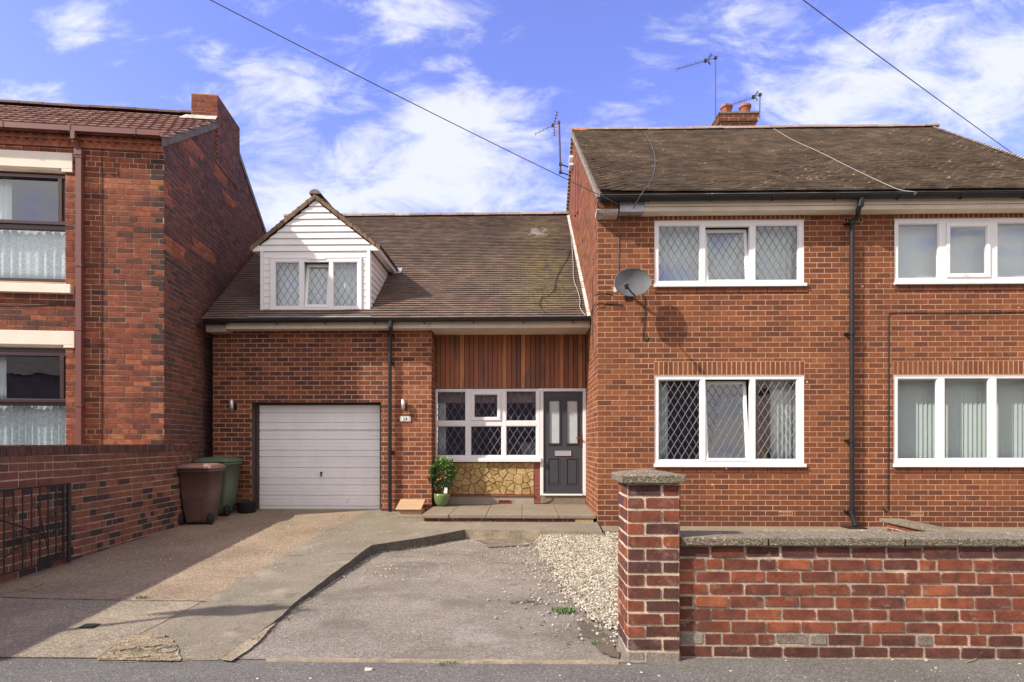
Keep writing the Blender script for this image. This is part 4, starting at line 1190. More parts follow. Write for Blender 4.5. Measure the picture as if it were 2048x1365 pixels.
while z > zb - .02:                                   # boards beside the window
    za = max(z, zb); zz_ = z + bh - .0015
    if za >= wd[3] - .01: board(za, zz_, DX0+.06, DX1-.06, mpD)
    else:
        top = min(zz_, zz_)
        if zz_ > wd[3]: board(wd[3]+.03, zz_, DX0+.06, DX1-.06, mpD)
        board(za, min(zz_, wd[3]+.028), DX0+.06, wd[0]-.016, mpD); board(za, min(zz_, wd[3]+.028), wd[1]+.016, DX1-.06, mpD)
    z -= bh
mb.box(DX0, DX0+.058, YG-.03, YG+.02, zb-.01, bz-.004); mb.box(DX1-.058, DX1, YG-.03, YG+.02, zb-.01, bz-.004)      # corner trims
sheet(mb, mpD, DX0, DX1, zb, bz+.01, [wd], 0, .08)
mb.add([(DRX-hw+.04,YG+.004,bz), (DRX+hw-.04,YG+.004,bz), (DRX,YG+.004,DZR-.06)], [(0,1,2)])
# cheeks: boards that follow the slope of the main roof
for sgn, X in ((1, DX1), (-1, DX0)):
    mpC = mapper((X,0,0), (0,1,0) if sgn > 0 else (0,-1,0), (sgn,0,0))
    z = bz - bh
    while z > zb - bh:
        z0, z1 = max(z, zb), z + bh - .004
        if z1 > z0:
            yb0, yb1 = GYE + (z0-GZE)/GK, GYE + (z1-GZE)/GK
            a0 = YG + .022
            if sgn > 0: pl = [(a0,z0),(max(yb0,a0+.01),z0),(max(yb1,a0+.012),z1),(a0,z1)]
            else: pl = [(-max(yb0,a0+.01),z0),(-a0,z0),(-a0,z1),(-max(yb1,a0+.012),z1)]
            board(z0, z1, 0, 0, mpC, .018, pl)
        z -= bh
    yT = GYE + (bz-GZE)/GK
    mb.add([(X-sgn*.004,YG+.02,zb),(X-sgn*.004,YG+.02,bz),(X-sgn*.004,yT,bz)], [(0,1,2)])
dormer = obj('dormer', mb, M['white_dull'], wing)
dormer['label'] = 'white boarded gabled dormer with leaded window'
# dormer eaves boxes, sides and roof
yb_e = GYE + (DZF-GZE)/GK + .1; zE = DZF
for sgn in (1, -1):
    mb = MB(); xo = DRX + sgn*hw; xi = DRX + sgn*(half+.021)
    mb.box(min(xo,xi), max(xo,xi), YG-.036, YG-.004, zE-.004, zE+.11); mb.box(min(xo,xi), max(xo,xi), YG-.0035, yb_e-.1, zE, zE+.012)
    mb.box(min(xo, xo-sgn*.02), max(xo, xo-sgn*.02), YG-.003, yb_e, zE+.0125, zE+.10)
    obj('dormer_eaves', mb, M['white_dull'], dormer)
mb = MB()
nS = math.hypot(hw+.03, (hw+.03)*dpit)
yr_m = GYE + (DZR-GZE)/GK
for sgn in (1, -1):
    x_e = DRX + sgn*(hw+.03); z_e = DZR - (hw+.03)*dpit + .045
    ud_ = Vector((0, -sgn, 0)); sd_ = Vector((-sgn*(hw+.03), 0, (hw+.03)*dpit)).normalized()
    # eave line runs along y; u measured from the front edge
    O = Vector((x_e, YG-.05 if sgn < 0 else YG-.05, z_e))
    def ulim(s, sgn=sgn, z_e=z_e, sd_=sd_): 
        zz2 = z_e + sd_.z*s; return max(.05, GYE + (zz2-GZE)/GK - (YG-.05) + .06)
    udd = Vector((0, sgn, 0))
    if sgn > 0:
        tile_roof(mb, O, udd, sd_, nS-.02, lambda s: 0.0, ulim, .1, .168, tone=lambda u, s: U(.15,.7), rise=.022)
    else:
        tile_roof(mb, O, udd, sd_, nS-.02, lambda s: -ulim(s), lambda s: 0.0, .1, .168, tone=lambda u, s: U(.15,.7), rise=.022)
    yE2 = YG-.05 + ulim(0); yT2 = YG-.05 + ulim(nS)
    pts_ = [O + Vector((0,0,-.002)), Vector((x_e, yE2, z_e-.002)), Vector((DRX, yT2, DZR+.043)), Vector((DRX, YG-.05, DZR+.043))]
    mb.add(pts_, [(0,1,2,3) if sgn > 0 else (3,2,1,0)], 0, .3)
obj('dormer_roof', mb, M['tile_garage'], dormer)
mb = MB()
for sgn in (1, -1):                                   # mortared verge of the dormer
    n = 26
    for i in range(n):
        a = Vector((DRX + sgn*(hw+.03)*i/n, 0, DZR - (hw+.03)*dpit*i/n)); b = Vector((DRX + sgn*(hw+.03)*(i+1)/n, 0, DZR - (hw+.03)*dpit*(i+1)/n))
        lo, hi = -.034 + U(-.008,.006), .045 + U(-.006,.012); y0 = YG - .058 + U(-.006,.006); y1 = YG - .037
        vs = [(a.x,y0,a.z+lo),(b.x,y0,b.z+lo),(b.x,y0,b.z+hi),(a.x,y0,a.z+hi),(a.x,y1,a.z+lo),(b.x,y1,b.z+lo),(b.x,y1+.02,b.z+hi),(a.x,y1+.02,a.z+hi)]
        fs = [(0,1,2,3),(4,5,1,0),(3,2,6,7),(0,3,7,4),(1,5,6,2)]
        mb.add(vs, fs if sgn > 0 else [f[::-1] for f in fs])
obj('dormer_verge', mb, M['dormer_verge'], dormer)
mb = MB(); ridge_line(mb, (DRX, YG-.07, DZR+.085), (DRX, yr_m+.25, DZR+.085), .105, .4, tone=lambda i, n: .1); obj('dormer_ridge', mb, M['ridge'], dormer)
mb = MB(); zl = zb-.012
mb.add([(DX0-.12,YG-.33,zg_roof(YG-.33)+.045),(DX1+.1,YG-.33,zg_roof(YG-.33)+.045),(DX1+.02,YG-.032,zl+.01),(DX0-.02,YG-.032,zl+.01)], [(0,1,2,3)])
obj('lead_apron', mb, M['lead'], dormer); mb = MB()
mb.add([(DX1+.10, yb_e-.22, zg_roof(yb_e-.22)+.045), (DX1+.27, yb_e-.16, zg_roof(yb_e-.16)+.045), (DX1+.25, yb_e+.06, zg_roof(yb_e+.06)+.045), (DX1+.06, yb_e+.03, zg_roof(yb_e+.03)+.05)], [(0,1,2,3)])
obj('lead_flashing', mb, M['lead'], dormer)
YD = YG - .03
window(wing, YD, wd, [pn(551,600,525,614,Y=YG), pn(609,659,525,616,'tilt',Y=YG), pn(667,716,525,614,Y=YG)], (wd[0]-.02, wd[1]+.02, wd[2]-.03, wd[2]+.012, .05), name='dormer_window', sub=dormer, dw=.13, dh=.21, tilt=8)
mb = MB(); mb.box(PX(615,YD), PX(651,YD), YD-.012, YD-.0008, PZ(632,520.5,YG), PZ(632,517.5,YG)); obj('trickle_vent', mb, M['white_dull'], dormer)
room_box(wing, DX0+.05, DX1-.05, YG+.1, YG+1.6, zb+.05, DZF-.03)
curtain('net_curtain', 'pale net curtain drawn behind the leaded dormer window above the garage door', 'curtain', wd[0]+.05, wd[1]-.05, wd[2]+.02, wd[3]-.05, YG+.17, .015, .10, 'net')

# porch front: timber cladding, window, door, stone panel
px0, px1 = GR+.012, HL-.012
zt0, zt1 = PZ(1000, 777.5, YP), PZ(1000, 655, YP)
mb = MB(); x = px0; k = 0
while x < px1-.01:
    w = U(.083, .095); xb_ = min(x+w, px1); t = RN.choice((U(.1,.5), U(.3,.7), U(.5,.8), U(.6,.85), U(.85,1) if RN.random() < .35 else .4))
    d = U(0,.004); z0 = zt0 + .003
    mb.add([(x+.004,YP-.032-d,z0),(xb_-.008,YP-.03-d,z0),(xb_-.008,YP-.03-d,zt1),(x+.004,YP-.032-d,zt1),(x,YP-.012,z0),(xb_,YP-.012,z0),(xb_,YP-.012,zt1),(x,YP-.012,zt1)],
           [(0,1,2,3),(4,0,3,7),(1,5,6,2),(4,5,1,0)], 0, t)
    x += w; k += 1
mb.box(px0, px1, YP-.0115, YP+.06, zt0, zt1, 0, .0)
obj('timber_cladding', mb, M['timber'], wing)
wp = (PX(869,YP), PX(1079.5,YP), PZ(975,920,YP), PZ(975,778.5,YP))
pp = [(873,932,783,843),(945,999,786,839,'casement'),(1012,1073,782,843),(873,932,852,912),(941,1004,852,912),(1012,1073,852,912)]
pl = [pn(*q[:4], q[4] if len(q) > 4 else 'fixed', Y=YP) for q in pp]
window(wing, YP-.02, wp, pl, (wp[0]-.02, PX(1080,YP)+.02, PZ(975,924,YP), PZ(975,916,YP), .07), dw=.145, dh=.232, name='porch_window')
# entrance door
df = (PX(1080,YP)+.003, PX(1172,YP), PZ(1126,991.5,YP), PZ(1126,777.5,YP))
mb = MB(); fw = .062
mb.box(df[0], df[0]+fw, YP-.03, YP+.05, df[2], df[3]); mb.box(df[1]-fw, df[1], YP-.03, YP+.05, df[2], df[3]); mb.box(df[0]+fw, df[1]-fw, YP-.03, YP+.05, df[3]-fw*.9, df[3]); mb.box(df[0]+fw, df[1]-fw, YP-.05, YP+.05, df[2], df[2]+.035)
obj('door_frame', mb, M['white'], wing, bevel=.006)
dr = (df[0]+fw+.004, df[1]-fw-.004, df[2]+.042, df[3]-fw*.9-.004)
mb = MB(); yd2 = YP - .004
gl = [(1102,1125,795,890),(1135,1158,795,890)]
glr = [pn(*q, Y=YP)[:4] for q in ((1098.5,1118.5,802,887),(1134,1154.5,802,887))]
lpr = [pn(*q, Y=YP)[:4] for q in ((1097,1118.5,918,970),(1134,1155,918,970))]
sheet(mb, mapper((0,yd2,0),(1,0,0),(0,-1,0)), dr[0], dr[1], dr[2], dr[3], glr + lpr, 0, .012)
for r in lpr:                                         # moulded lower panels
    mb.quad((r[0],yd2+.012,r[2]),(r[1],yd2+.012,r[2]),(r[1],yd2+.012,r[3]),(r[0],yd2+.012,r[3]))
    i = .022; mb.box(r[0]+i, r[1]-i, yd2+.002, yd2+.0115, r[2]+i, r[3]-i)
    frame_bars(mb, r[0]-.014, r[1]+.014, r[2]-.014, r[3]+.014, .013, yd2-.005, yd2-.0005)
for r in glr:
    frame_bars(mb, r[0]-.03, r[1]+.03, r[2]-.03, r[3]+.03, .032, yd2-.014, yd2-.0005); frame_bars(mb, r[0]-.012, r[1]+.012, r[2]-.012, r[3]+.012, .012, yd2-.02, yd2-.0145)
mb.box(dr[0], dr[1], yd2+.03, yd2+.045, dr[2], dr[3]); mb.box(dr[0], dr[1], yd2-.03, yd2-.0008, dr[2]+.002, dr[2]+.035)
for z_ in (dr[2], dr[3]): pass
door = obj('front_door', mb, M['anthracite'], wing, bevel=.003); door['label'] = 'dark grey panelled front door with two tall frosted panes'
for r in glr:
    g = MB(); g.box(r[0], r[1], yd2+.006, yd2+.014, r[2], r[3]); obj('door_pane', g, M['frost'], door)
lb = pn(1110,1142,902,912, Y=YP)
mb = MB(); frame_bars(mb, lb[0], lb[1], lb[2], lb[3], .012, yd2-.014, yd2-.0008); mb.box(lb[0]+.012, lb[1]-.012, yd2-.009, yd2-.0008, lb[2]+.012+.018, lb[3]-.012); mb.box(lb[0]+.012, lb[1]-.012, yd2-.004, yd2-.0008, lb[2]+.012, lb[2]+.029)
obj('letterbox', mb, M['chrome'], door, bevel=.002)
mb = MB(); hx = PX(1161.5, YP); hz0, hz1 = PZ(1160,893,YP), PZ(1160,867,YP)
mb.box(hx-.014, hx+.014, yd2-.03, yd2-.022, hz0, hz1); mb.tube([(hx,yd2-.03,PZ(1160,877,YP)), (hx,yd2-.065,PZ(1160,877,YP))], .009, 8); mb.tube([(hx,yd2-.065,PZ(1160,877,YP)), (hx-.10,yd2-.065,PZ(1160,877,YP)+.003)], .009, 8)
mb.box(hx-.013, hx+.013, yd2-.0215, yd2-.001, hz0, hz1)
obj('handle', mb, M['bronze'], door)
# stone panel of crazy paving, red pier, red strip, plinths
sr = (px0, PX(1068,YP), PZ(970,989,YP), PZ(970,925,YP)-.002)
mb = MB(); mb.box(sr[0], sr[1], YP+.002, YP+.06, sr[2], sr[3], 1)
seeds = []
while len(seeds) < 70:
    c = (U(sr[0],sr[1]), U(sr[2],sr[3]))
    if all(math.hypot((c[0]-q[0])*.8, c[1]-q[1]) > .075*(1+.9*noise.noise(Vector((c[0]*3,c[1]*5,2)))) for q in seeds): seeds.append(c)
    elif RN.random() < .002: break
mpS = mapper((0,YP,0),(1,0,0),(0,-1,0))
for i, a in enumerate(seeds):
    pl_ = [(sr[0],sr[2]),(sr[1],sr[2]),(sr[1],sr[3]),(sr[0],sr[3])]
    for k, b in enumerate(seeds):
        if k == i: continue
        nx_, nz_ = b[0]-a[0], b[1]-a[1]; L = math.hypot(nx_, nz_)
        pl_ = clip_half(pl_, nx_/L, nz_/L, ((a[0]+b[0])/2*nx_ + (a[1]+b[1])/2*nz_)/L - .0028)
        if len(pl_) < 3: break
    if len(pl_) >= 3:
        # roughen the joints
        q = []
        for e in range(len(pl_)):
            p0_, p1_ = pl_[e], pl_[(e+1) % len(pl_)]; q.append(p0_)
            q.append(((p0_[0]+p1_[0])/2 + U(-.008,.004), (p0_[1]+p1_[1])/2 + U(-.006,.006)))
        mb.prism(q, mpS, -.002, .010 + U(0,.016), 0, U(.1,.9), inset=.007)
obj('stone_cladding', mb, [M['crazy'], M['stone_joint']], wing)
mb = MB(); x0_, x1_ = PX(1068.5,YP), PX(1080,YP); z = PZ(1073,1008,YP); zt_ = PZ(1073,925,YP)
while z < zt_ - .01: mb.box(x0_+.002, x1_-.0015, YP-.012, YP+.05, z+.004, min(z+.081, zt_), 0, .5); z += .085
mb.box(x0_+.003, x1_-.003, YP-.006, YP+.049, PZ(1073,1008,YP), zt_-.002, 1)
obj('brick_pier', mb, [M['terra_red'], M['mortar_dark']], wing, bevel=.003)
mb = MB(); x = px0
while x < sr[1]-.02: mb.box(x+.002, min(x+.15,sr[1])-.002, YP-.04, YP+.05, sr[2]-.03, sr[2]-.002, 0, .5); x += .151
obj('tile_course', mb, M['terra_red'], wing)
pz0 = PZ(970, 1010.5, YP) - .02
mb = MB(); mb.box(px0, sr[1], YP-.015, YP+.05, pz0, sr[2]-.032); obj('plinth', mb, M['plinth'], wing)
mb = MB(); mb.box(x1_+.003, px1, YP-.02, YP+.05, pz0, df[2]-.004); obj('plinth', mb, M['slab'], wing)
a0, a1, b0, b1 = pn(997,1021,1000,1008.5,Y=YP)[:4]
mb = MB(); frame_bars(mb, a0, a1, b0, b1, .014, YP-.03, YP-.0155); mb.box(a0+.01, a1-.01, YP-.02, YP-.0156, b0+.01, b1-.01, 1)
for i in range(6): xx = a0+.014+(a1-a0-.028)*(i+.5)/6; mb.box(xx-.006, xx+.006, YP-.026, YP-.0205, b0+.014, b1-.014)
obj('air_brick', mb, [M['terra_red'], M['rubber']], wing)
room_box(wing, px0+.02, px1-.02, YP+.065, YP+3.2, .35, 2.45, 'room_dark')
curtain('curtain', 'bluish white curtain seen deep inside the porch window next to the door', 'curtain', PX(1042,YP+.9), PX(1072,YP+.9)+.05, .75, 1.45, YP+.9, .02, .08, 'net')
mb = MB(); bl_z = PZ(975, 806, YP+.12)
for i in range(14): mb.box(wp[0]+.04, wp[1]-.04, YP+.12+(.004 if i % 2 else 0), YP+.128+(.004 if i % 2 else 0), bl_z + i*.02, bl_z + i*.02 + .0195)
tag(obj('pleated_blind', mb, M['blind_pink']), 'dusky pink pleated blind raised at the top of the porch window', 'blind')
curtain('curtain', 'grey curtain edge at the left end inside the porch window', 'curtain', wp[0]+.05, wp[0]+.2, wp[2]+.05, wp[3]-.1, YP+.16, .02, .06, 'curtain')
cab = thing('cabinet', 'brown wooden cabinet standing inside behind the porch window', 'cabinet', (-.05, YP+1.6, .35))
mb = MB(); mb.box(-.45,.35,YP+1.4,YP+1.8,.35,1.45); mb.box(-.49,.39,YP+1.37,YP+1.82,1.452,1.49); obj('carcass', mb, M['furniture'], cab)
for i in range(2): mb = MB(); mb.box(-.43+.4*i,-.07+.4*i,YP+1.375,YP+1.398,.42,1.40); obj('cabinet_door', mb, M['furniture'], cab)
# doorstep
step = thing('doorstep', 'wide low doorstep of buff concrete slabs on a red brick base below the porch window', 'step', (-.25, 9.9, .18))
sy0 = 9.27; zs = PZ(1040, 1030.5, sy0); sxl, sxr = PX(842, sy0), HL-.012
cuts = [sxl, PX(897.5,sy0), PX(972,sy0), PX(1044,sy0), PX(1118,sy0), sxr]
mb = MB()
for i in range(5):
    y1 = YP-.022 if cuts[i] > GR-.05 else YP-.022
    mb.box(cuts[i]+.003, cuts[i+1]-.003, sy0+U(-.006,.006), YG-.03 if i == 0 and cuts[i] < GR else y1, zs-.058, zs+U(-.003,.003))
mb.box(GR+.012, cuts[1]-.003, YG-.029, YP-.022, zs-.058, zs-.001)
obj('slab', mb, M['slab'], step, bevel=.008)
mb = MB(); mpB = mapper((0,sy0+.05,0),(1,0,0),(0,-1,0)); zb0 = zdrive(sy0)-.01
bricks(mb, mpB, sxl+.05, PX(1150,sy0), zb0, zs-.062, [], .084, .232, .012, .012, tone=lambda u, z, h: U(.2,.8), rag=.008)
mb.box(sxl+.05, sxr-.05, sy0+.05, YP-.03, zb0, zs-.06, 1)
mpB2 = mapper((sxl+.05,0,0),(0,-1,0),(-1,0,0)); bricks(mb, mpB2, -(YG-.04), -(sy0+.05), zb0, zs-.062, [], .084, .232, .012, .012, tone=lambda u, z, h: U(.2,.8), rag=.008)
mb.box(PX(1151,sy0), PX(1170,sy0)-.003, sy0+.02, sy0+.049, zb0, zs-.064, 2); mb.box(PX(1170,sy0), sxr-.05, sy0+.018, sy0+.049, zb0, zs-.064, 2)
obj('base', mb, [M['brick_wall'], M['mortar_garden'], M['crazy']], step)

# ------------------------------------------------------------------ neighbouring house on the left
AL = TH + math.atan(.11)
dN = ray(328, HY)
N0 = Vector((dN.x, dN.y, 0)) * 9.2
NF = Matrix.Translation(N0) @ Matrix.Rotation(AL, 4, 'Z'); NI = NF.inverted()
CL = NI @ Vector((0, 0, EYE)); NR = NI.to_3x3()
def NP(px, py, yl=0.0):
    d = NR @ ray(px, py); t = (yl - CL.y)/d.y; return CL + d*t
def NG(px, py, xl=0.0):
    d = NR @ ray(px, py); t = (xl - CL.x)/d.x; return CL + d*t
nb = thing('terrace_house', 'old dark red brick house with brown window frames and purplish gable at the left', 'house', N0, frame=NF)
def nobj(name, mb, mats, parent=nb, **k): return obj(name, mb, mats, parent, frame=NF, **k)
NLX = -6.0; NZE = NP(320, 279).z; NYR = 2.62; NZR = NG(430, 247).z; y_c = NG(430, 247).y
nk = (NZR - NZE)/y_c; NZR = NZE + nk*NYR; nk2 = .575; NYB = 5.6
def nz_roof(y): return NZE + nk*y if y < NYR else NZR - nk2*(y-NYR)
nrect = lambda a, b, c, d, yl=0.0: (NP(a,HY,yl).x, NP(b,HY,yl).x, NP((a+b)/2,d,yl).z, NP((a+b)/2,c,yl).z)
w1 = nrect(-190, 131, 340, 561); w2 = nrect(-190, 132, 694, 960)
l1 = nrect(-215, 147, 299, 338); l2 = nrect(-215, 151, 660, 694); s1 = nrect(-215, 148, 567, 585)
mb = MB(); mpN = mapper((0,0,0),(1,0,0),(0,-1,0))
ztN = NP(260, 303).z
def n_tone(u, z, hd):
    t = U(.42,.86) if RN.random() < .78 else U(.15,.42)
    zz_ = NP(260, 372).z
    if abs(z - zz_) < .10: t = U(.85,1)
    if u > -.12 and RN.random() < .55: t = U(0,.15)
    if z < 3.0: t = min(1, t + .1)  # lower bricks lightened: sunshine on the wall put into the tone
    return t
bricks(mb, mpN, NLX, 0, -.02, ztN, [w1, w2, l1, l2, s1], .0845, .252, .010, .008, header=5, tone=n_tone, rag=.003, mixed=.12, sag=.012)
sheet(mb, mpN, NLX, 0, -.05, NZE+.05, [w1, w2], 1, .12)
mpNG = mapper((0,0,0),(0,1,0),(1,0,0))
gcl = [(-nk, 1.0, NZE-.03), (nk2, 1.0, NZR + nk2*NYR - .03)]
patches = [(NG(350,500).y, NG(350,500).z, .6, .11), (NG(410,505).y, NG(410,505).z, .8, .13), (NG(335,390).y, NG(335,390).z, .22, .16), (NG(375,285).y, NG(375,285).z, .5, .10), (NG(395,300).y, NG(395,300).z, .35, .1), (NG(440,350).y, NG(440,350).z, .6, .1), (NG(460,400).y, NG(460,400).z, .5, .1), (NG(385,330).y, NG(385,330).z, .25, .09)]
def ng_tone(u, z, hd):
    for (a, b, c, d) in patches:
        if abs(u-a) < c/2*1.1 and abs(z-b) < d: return U(.84,.98)
    n = noise.noise(Vector((u*.8, z*.8, 3)))
    t = .42 + .22*n + U(-.28,.28)
    return max(0, min(.84, t))
bricks(mb, mpNG, 0, NYB, -.02, NZR, [], .0845, .252, .010, .007, header=4, tone=ng_tone, m=2, clips=gcl, rag=.003, mixed=.1, sag=.01)
mb.add([(0,0,-.05),(0,NYB,-.05),(0,NYB,nz_roof(NYB)),(0,NYR,NZR),(0,0,NZE)], [(0,1,2,3,4)], 3)
mb.quad((NLX,NYB,-.05),(NLX,NYB,nz_roof(NYB)),(0,NYB,nz_roof(NYB)),(0,NYB,-.05), 3)
mb.add([(NLX,0,-.05),(NLX,0,NZE),(NLX,NYR,NZR),(NLX,NYB,nz_roof(NYB)),(NLX,NYB,-.05)], [(0,1,2,3,4)], 3)
nobj('wall', mb, [M['brick_old'], M['mortar_old'], M['brick_gable'], M['mortar_dark']])
# roof
mb = MB(); nsd = Vector((0,1,nk)).normalized(); nS_ = NYR*math.hypot(1,nk) + .16
O = Vector((0,-.11,NZE-.11*nk+.02))
tile_roof(mb, O, (1,0,0), nsd, nS_-.02, lambda s: NLX, lambda s: .02, .285, .165, .022, tone=lambda u, s: .55+U(-.3,.3), rise=.04, jit=.004, curve=.012)
mb.add([O+Vector((NLX,.02,.0)), O+Vector((.02,.02,0)), Vector((.02,NYR,NZR+.03)), Vector((NLX,NYR,NZR+.03))], [(0,1,2,3)], 0, .2)
mb.add([Vector((.02,NYR,NZR+.03)), Vector((.02,NYB+.1,nz_roof(NYB+.1)+.03)), Vector((NLX,NYB+.1,nz_roof(NYB+.1)+.03)), Vector((NLX,NYR,NZR+.03))], [(0,1,2,3)], 0, .2)
nroof = nobj('roof', mb, M['tile_old'])
mb = MB(); ridge_line(mb, (NLX,NYR,NZR+.07), (.0,NYR,NZR+.07), .11, .42, tone=lambda i, n: .1); nobj('ridge_tiles', mb, M['tile_old'], nroof)
cyA, cyB = NG(432,240).y, NG(476,290).y; czt = NG(432,189).z; cxa = NP(383,215,cyA).x
vA, vB = MB(), MB(); n = 40
for i in range(n):
    for (ya, yb2) in (((-.14) + (NYR+.14)*i/n, -.14 + (NYR+.14)*(i+1)/n), (NYR + (NYB+.1-NYR)*i/n, NYR + (NYB+.1-NYR)*(i+1)/n)):
        if ya > cyA-.05 and yb2 < cyB+.05: continue
        za, zb2 = nz_roof(ya), nz_roof(yb2); mb = vA if yb2 < cyB else vB
        mb.add([(.035,ya,za-.10),(.035,yb2,zb2-.10),(.03,yb2,zb2+.04),(.03,ya,za+.04),(-.02,yb2,zb2+.06),(-.02,ya,za+.06),(-.0,ya,za-.10),(0,yb2,zb2-.10)], [(0,1,2,3),(3,2,4,5),(6,7,1,0)], 0, .5)
nobj('verge', vA, M['verge']); nobj('verge', vB, M['verge'])
# chimney stack at the gable
mb = MB()
for mp, a, b, m_ in ((mapper((0,cyA,0),(1,0,0),(0,-1,0)), cxa, .030, 0), (mapper((.030,0,0),(0,1,0),(1,0,0)), cyA, cyB, 0), (mapper((cxa,0,0),(0,-1,0),(-1,0,0)), -cyB, -cyA, 0)):
    bricks(mb, mp, a, b, NZE+.6, czt, tone=(lambda u, z, h: U(.3,.8)) if a != cyA else ng_tone, proud=.007, ch=.0845, bl=.252, rag=.003, m=0 if a != cyA else 2)
mb.box(cxa, .029, cyA, cyB, NZE+.6, czt-.003, 1)
ch2 = nobj('chimney', mb, [M['brick_old'], M['mortar_old'], M['brick_gable']])
mb = MB(); mb.add([(cxa-.2,cyA-.10,nz_roof(cyA-.10)+.085),(.03,cyA-.10,nz_roof(cyA-.10)+.085),(.03,cyA-.012,nz_roof(cyA)+.13),(cxa-.1,cyA-.012,nz_roof(cyA)+.13)], [(0,1,2,3)])
nobj('flashing', mb, M['verge_pale'], ch2)
# cornice of terracotta tiles
cz0, cz1, cz2 = NP(260,303).z, NP(260,288.5).z, NP(260,268).z
mb = MB(); mb.box(NLX, -.003, -.03, .0, cz0+.003, cz1); mb.box(NLX, -.003, -.055, .0, cz1+.002, cz2+.02); mb.box(NLX, -.002, -.075, 0, cz1-.012, cz1+.001)
x = -.09
while x > NLX:
    if abs(x - NP(158,270).x) > .14:
        mb.lathe([(.055,0),(.052,.022),(.040,.026),(.036,.006),(.022,.006),(.019,.034),(0,.044)], (0,0,0), 12)
        nn = 12*7
        for i in range(len(mb.v)-nn, len(mb.v)): p = mb.v[i]; mb.v[i] = (x+p[0], -.0555-p[2], (cz1+cz2)/2+.012+p[1])
        mb.box(x+.060, x+.066, -.062, -.0551, cz1+.004, cz2+.01)
    mb.add([(x-.055,-.0305,cz1-.014),(x+.055,-.0305,cz1-.014),(x,-.0305,cz0+.012),(x,-.085,cz1-.02)], [(0,2,3),(2,1,3),(1,0,3)])
    x -= .131
nobj('cornice', mb, M['terra_tile'])
# gutter and downpipe
mb = MB(); gz0 = NP(200, 254, -.19).z
mb.box(NLX, .02, -.190, -.180, gz0-.082, gz0, 0); mb.box(NLX, .02, -.1799, -.090, gz0-.082, gz0-.072); mb.box(NLX,.02,-.0899,-.08,gz0-.082,gz0)
x = -.35
while x > NLX: mb.box(x-.02, x+.02, -.196, -.191, gz0-.086, gz0+.004); mb.box(x-.01, x+.01, -.18, -.06, gz0-.10, gz0-.084); x -= .95
nobj('gutter', mb, M['brown_pvc'])
mb = MB(); dx = NP(159, HY, -.07).x; dz = lambda py: NP(159, py, -.07).z
xo_ = NP(147, HY, -.17).x
mb.box(xo_-.03, xo_+.03, -.2, -.14, dz(286), gz0-.083); T = Matrix.Translation((dx,-.06,dz(296)))
mb.tube([(xo_,-.17,dz(288)), ((xo_+dx)/2,-.11,dz(294)), (dx,-.075,dz(304))], .036, 8)
mb.box(dx-.055, dx+.05, -.115, -.01, dz(312), dz(300)); mb.box(dx-.042, dx+.04, -.10, -.02, -.0, dz(310))
for py in (315, 532, 660, 812): mb.box(dx-.052, dx+.052, -.107, -.008, dz(py)-.012, dz(py)+.012)
nobj('downpipe', mb, M['brown_pvc'])
def block(name, r, y0, y1, mat, cham=0.0):
    mb = MB()
    if cham:
        mb.box(r[0], r[1], y0, y1, r[2]+cham, r[3]); a = r[1]-.16
        mb.box(a, r[1], y0, y1, r[2], r[2]+cham-.0005)
        mb.add([(r[0],y0,r[2]+cham-.0005),(a-.04,y0,r[2]+cham-.0005),(a-.0,y0+.05,r[2]),(r[0],y0+.05,r[2]),(r[0],y1,r[2]),(a,y1,r[2])], [(0,3,2,1),(3,4,5,2)])
    else: mb.box(r[0], r[1], y0, y1, r[2], r[3])
    return nobj(name, mb, M[mat], bevel=.006)
block('lintel', l1, -.03, .1, 'cream_clean', .05); block('lintel', l2, -.03, .1, 'cream_clean', .045); block('sill', s1, -.09, .1, 'cream_clean')
mb = MB(); mb.tube([NP(x_, 611 + .4*math.sin(x_*.05), -.012) for x_ in range(-80, 168, 12)], .006, 6); mb.tube([NP(204, py, -.012) for py in (290, 500, 700, 895)], .0055, 6)
nobj('telephone_cable', mb, M['cable_black'])
# windows: brown top-hung upper light over a fixed pane with a lace curtain
def nwin(r, ytop, ymid0, ymid1, ybot, xr_, xin):
    mb = MB(); yl = .05
    ztp, zm1, zm0, zbt = NP(60,ytop,yl).z, NP(60,ymid0,yl).z, NP(60,ymid1,yl).z, NP(60,ybot,yl).z
    mb.box(r[0], r[1], yl, yl+.07, ztp, r[3]); mb.box(r[0], r[1], yl, yl+.07, zm0, zm1); mb.box(r[0], r[1], yl-.01, yl+.07, r[2], zbt)
    xi = NP(xin,HY,yl).x; mb.box(xi, r[1], yl, yl+.07, zm1, ztp)
    mb.box(r[0], r[1], yl-.03, yl-.0008, zm1-.0-.05, zm1+.005); mb.box(r[0], r[1], yl-.03, yl-.0008, ztp-.004, ztp+.045); mb.box(xi-.012, xi+.045, yl-.03, yl-.0008, zm1+.006, ztp-.005)
    w = nobj('window', mb, M['brown_frame'], bevel=.004)
    mb = MB(); mb.box(r[0], xi, yl+.03, yl+.036, zm1, ztp); nobj('pane', mb, M['glass'], w)
    mb = MB(); mb.box(r[0], r[1], yl+.03, yl+.036, zbt, zm0); nobj('pane', mb, M['glass'], w)
    return zm1, zm0, zbt, ztp
a = nwin(w1, 356, 443, 459, 557, 131, 120); b = nwin(w2, 712, 799, 812, 955, 132, 124)
def ncurtain(label, x0, x1, z0, z1, y, amp, per, mat='lace', name='lace_curtain'):
    o = curtain(name, label, 'curtain', x0, x1, z0, z1, y, amp, per, mat); o.matrix_basis = NF @ o.matrix_basis; FRAME[o.name] = o.matrix_basis
ncurtain('white lace curtain across the lower half of the upstairs brown framed window', w1[0], w1[1]-.01, a[2], a[1]+.02, .18, .02, .13)
